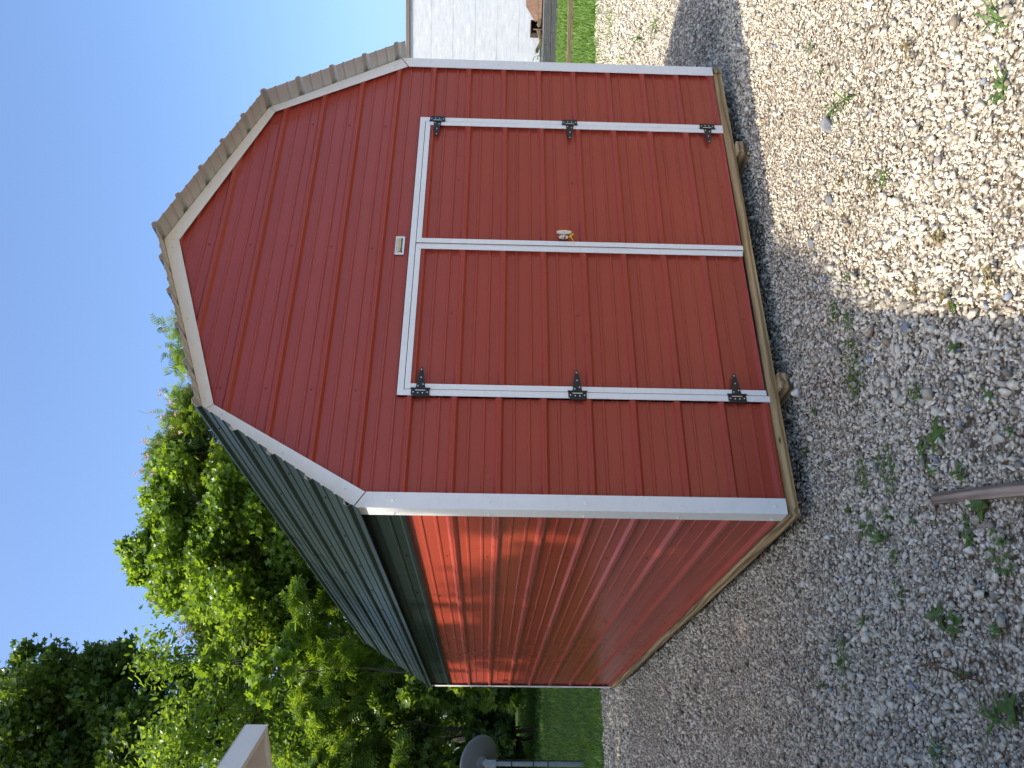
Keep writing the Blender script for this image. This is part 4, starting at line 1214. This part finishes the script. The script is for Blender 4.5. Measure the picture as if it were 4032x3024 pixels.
# bright tulip tree
def in_tulip(a, b_): return outline(a, b_, 40) and a > 560 - 0.2 * (b_ - 2000) and a > 1500 - 0.42 * b_ - 60
c3 = [img_clump(515, 2165, 20.5, 0.28), img_clump(560, 2190, 20.4, 0.4), img_clump(545, 2260, 20.6, 0.25), img_clump(610, 2130, 20.5, 0.45), img_clump(700, 1830, 20.2, 0.45), img_clump(640, 1950, 20.4, 0.5)]
c3 += clump_set((560, 1650), (1830, 2330), 20.6, 1.4, 56, 0.45, 0.75, in_tulip)
c3 += [img_clump(a_, b_, 21.0, 0.6) for a_ in (680, 780, 880, 990, 1100) for b_ in (2010, 2120, 2230, 2320)]
p = ray_pt(1900, 2080, 21.0)
tree('tulip_tree', p.x, p.y, c3, 0.16, M_LF_TULIP, LEAF_TULIP, 0.165, 680, 'bright yellow green broadleaf tree behind the middle of the green roof', spread=1.45)
# mid green tree
c4 = clump_set((620, 1700), (2330, 3024), 21.5, 1.6, 60, 0.45, 0.8, lambda a, b_: outline(a, b_, 25))
c4 = [c for c in c4]
p = ray_pt(1900, 2620, 21.8)
tree('broadleaf_tree', p.x, p.y, c4, 0.17, M_LF_MID, LEAF_OVAL, 0.175, 680, 'mid green tree with pointed leaves behind the far end of the shed', spread=1.5)
# tall darker tree behind, at the left of the scene
def in_dark(a, b_):
    top = np.interp(a, [0, 60, 100, 240, 330, 400, 480, 600, 700], [2710, 2680, 2590, 2580, 2640, 2570, 2560, 2620, 2640])
    return b_ > top + 35
c5 = clump_set((0, 900), (2560, 3080), 26.5, 2.0, 80, 0.45, 0.8, in_dark)
c5 += [img_clump(a_, b_, 26.0, 0.5) for a_, b_ in ((110, 2600), (230, 2600), (390, 2600), (480, 2590), (560, 2640), (20, 2720), (330, 2660))]
c5 += clump_set((-500, 700), (2900, 3700), 27.0, 2.0, 40, 0.7, 1.2)
p = ray_pt(1900, 2900, 26.5)
tree('dark_broadleaf_tree', p.x, p.y, c5, 0.24, M_LF_DARK, LEAF_TULIP, 0.20, 480, 'tallest and darkest tree, at the lower left of the photo against the sky', spread=1.5)
# lower growth at the foot of the trees
def shrub(py0, py1, px0, px1, dist, n_, mat, tmpl, size, label, frond=False, nm='shrub', per=230):
    cs = clump_set((px0, px1), (py0, py1), dist, 0.7, n_, 0.30, 0.55)
    p_ = ray_pt(2080, (py0 + py1) / 2, dist + 0.2)
    gz = float(ground_z(p_.x, p_.y))
    cs = [(a, b_, max(c_, gz + 0.2), r) for a, b_, c_, r in cs]
    tree(nm, p_.x, p_.y, cs, 0.05, mat, tmpl, size, per, label, 'shrub', 'undergrowth at the foot of the wood', frond=frond, limb=True)
shrub(2480, 2760, 1500, 2040, 18.6, 18, M_LF_MID, LEAF_TULIP, 0.20, 'maple like shrub with big leaves just past the far end of the shed')
shrub(2720, 3060, 1560, 2060, 19.2, 18, M_LF_DARK, LEAF_TULIP, 0.20, 'dark leafy shrub right behind the satellite dish')
shrub(2350, 2680, 1150, 1500, 19.0, 16, M_LF_TULIP, FROND, 0.34, 'feathery silk tree sapling hanging over the green roof near its far end', True, 'sapling', 170)
shrub(2680, 3060, 1200, 1560, 18.8, 18, M_LF_MID, FROND, 0.34, 'feathery sapling above the satellite dish', True, 'sapling', 170)
shrub(2550, 2760, 820, 1120, 18.0, 9, M_LF_TULIP, LEAF_TULIP, 0.22, 'young tree with large pale green leaves above the carport corner', False, 'sapling', 90)
shrub(3040, 3500, 1300, 2050, 19.5, 26, M_LF_MID, LEAF_OVAL, 0.20, 'wide shrub at the left border of the scene')
# neighbours of the wood that stand out of frame or behind the shed but seal it
OFFTREES = [(-6.5, 20.5, 11, 2.8, 'green tree left of the tallest dark tree, outside the picture'),
            (-10.5, 16.0, 12, 3.0, 'green tree at the far left beside the lawn, outside the picture'),
            (12.6, 20.5, 8.5, 2.6, 'green tree hidden behind the shed gable'),
            (-3.6, 17.5, 8.5, 2.3, 'lower green tree just left of the satellite dish, outside the picture'),
            (-8.2, 11.5, 9.0, 2.4, 'round green tree at the left end of the lawn, outside the picture')]
for i, (xx, yy, zt, rr, lab) in enumerate(OFFTREES):
    cs = []
    for _ in range(34):
        a_ = rng.uniform(0, 2 * math.pi); r_ = rr * math.sqrt(rng.random()); z_ = rng.uniform(0.08, 1.0)
        cs.append((xx + r_ * math.cos(a_) * (1 - 0.5 * z_ ** 2), yy + r_ * math.sin(a_), 0.6 + z_ * (zt - 1.4), rng.uniform(0.7, 1.1)))
    tree('broadleaf_tree', xx, yy, cs, 0.2, M_LF_MID, LEAF_OVAL, 0.30, 300, lab)
# the wood behind: one leafy mass, dense and shaded
nb_ = 26000
lat = rng.uniform(-18, 15, nb_); dpt = rng.uniform(25, 31, nb_)
hgt = rng.uniform(0, 1, nb_) ** 0.9
topz = 8.0 + 1.0 * np.sin(lat * 0.9) - 0.35 * np.clip(lat - 0, 0, 20)
P = np.stack([CX + lat * RD.x + dpt * FD.x, CY + lat * RD.y + dpt * FD.y, 0.3 + hgt * topz], 1)
V_, F_, nf = leaf_cloud(P, 0.55, LEAF_OVAL)
wd = np_mesh('distant_woods', V_, F_, M_LF_DARK, rnd=np.repeat(rng.random(nb_), nf))
tag(wd, 'dim wood filling the gaps behind the nearer trees', 'woods', kind='stuff')

nb_ = 22000  # leafy mass added out of view to hold sky glow off the long wall
P = np.stack([rng.uniform(-21, -16.5, nb_), rng.uniform(-14, 22, nb_), np.zeros(nb_)], 1)
P[:, 2] = rng.uniform(0.1, 1, nb_) * (10.5 + 1.2 * np.sin(P[:, 1] * 0.8))
V_, F_, nf = leaf_cloud(P, 0.6, LEAF_OVAL)
wl = np_mesh('added_glow_block_woods', V_, F_, M_LF_DARK, rnd=np.repeat(rng.random(nb_), nf))
tag(wl, 'added unseen wood on the left that keeps low sky glow off the shed wall', 'woods', kind='stuff')
# the trees that shade the left of the yard (they stand left of the picture, between the sun and the shed)
def shade_tree(name, y0, y1, x_c, n_, dens, label, leaf=0.17, tx=None, ty=None):
    """leaves placed along sun rays so that dens(y, z) on the plane x = 0 is the share of sun stopped"""
    S = -SUN_DIR
    pts = []
    got = 0
    while got < n_:
        m_ = n_ * 3
        yy = rng.uniform(y0, y1, m_); zz = rng.uniform(-6.5, 3.3, m_)
        q = rng.random(m_) < dens(yy, zz)
        yy, zz = yy[q], zz[q]
        t_ = (-x_c + rng.normal(0, 1.3, len(yy))) / -S.x
        p_ = np.stack([S.x * t_, yy + S.y * t_, zz + G + S.z * t_], 1)
        p_ = p_[p_[:, 2] > 2.6]
        pts.append(p_); got += len(p_)
    P_ = np.concatenate(pts)[:n_]
    tx_ = x_c - 0.6 if tx is None else tx; ty_ = (y0 + y1) / 2 if ty is None else ty
    gz = float(ground_z(tx_, ty_)); o = np.array([tx_, ty_, gz])
    root = empty(name, (tx_, ty_, gz)); tag(root, label, 'tree', 'shade trees left of the yard')
    tb = MB(); hh = P_[:, 2].max() - gz
    tb.tube([Vector((0, 0, -0.2)), Vector((0.1, 0.05, hh * 0.3)), Vector((-0.05, 0.1, hh * 0.6)), Vector((0.1, 0, hh * 0.9))], [0.2, 0.16, 0.1, 0.04], 10)
    tb.build('trunk', M_BARK, root)
    lb = MB()
    for k in rng.choice(len(P_), 70, replace=False):
        e = Vector(P_[k] - o); h0 = max(1.5, min(hh * 0.85, e.z - 0.6 * math.hypot(e.x, e.y)))
        lb.tube([Vector((0, 0.05, h0)), Vector((0, 0.05, h0)).lerp(e, 0.5) + Vector((0, 0, 0.2)), e], [0.035, 0.02, 0.006], 5)
    lb.build('limbs', M_BARK, root)
    V_, F_, nf = leaf_cloud(P_ - o, leaf, LEAF_TULIP)
    np_mesh('crown', V_, F_, M_LF_MID, root, rnd=np.repeat(rng.random(len(P_)), nf))
def gs(v, c, w): return np.exp(-((v - c) / w) ** 2)
def dens_a(y, z):
    d = 1 - sst(0.95, 1.5, z)                                   # lower wall and the ground left of it: shaded
    d = np.where((z > 1.0) & (z < 1.65), np.maximum(d, 0.55 * (0.5 + 0.5 * np.sin(y * 4.1 + 1.0)) * (1 - sst(1.45, 1.7, z))), d)
    d = np.maximum(d, gs(y, 3.55, 0.62) * (1 - 0.1 * sst(2.3, 2.8, z)))
    d = np.maximum(d, 0.8 * gs(y, 2.55, 0.25) * (1 - sst(1.45, 1.62, z)))
    d = np.maximum(d, 0.55 * gs(y, 5.0, 0.12))
    d -= 0.75 * gs(y, 0.62, 0.22) * gs(z, 0.95, 0.45) + 0.5 * gs(y, 0.75, 0.12) * gs(z, 0.2, 0.25)   # slots of sun
    d -= 0.6 * gs(y, 5.2, 0.5) * gs(z, 1.2, 0.4)
    # in front of the shed the shade keeps left of a slanting line
    zl = 1.55 + 1.43 * (y + 0.2)
    d = np.where(y < 0.02, np.where(z < zl, np.where(y > -0.75, 0.9, 0.35), 0.0), d)
    # a strip of sun on the gravel far back
    d = np.where((y > 6.4) & (y < 7.3), d * 0.5, d)
    return np.clip(d, 0, 1)
shade_tree('shade_tree', -1.3, 6.4, -9.5, 16000, dens_a, 'leafy tree left of the picture that shades the long shed wall', leaf=0.24)
def dens_b(y, z):
    return np.where(y < 7.4, 0.35, 0.8) * (z < 2.6)
shade_tree('shade_tree', 6.4, 18.0, -13.5, 9000, dens_b, 'leafy tree left of the picture that shades the lawn', leaf=0.32)

scene.cycles.max_bounces = 8
scene.cycles.transparent_max_bounces = 8
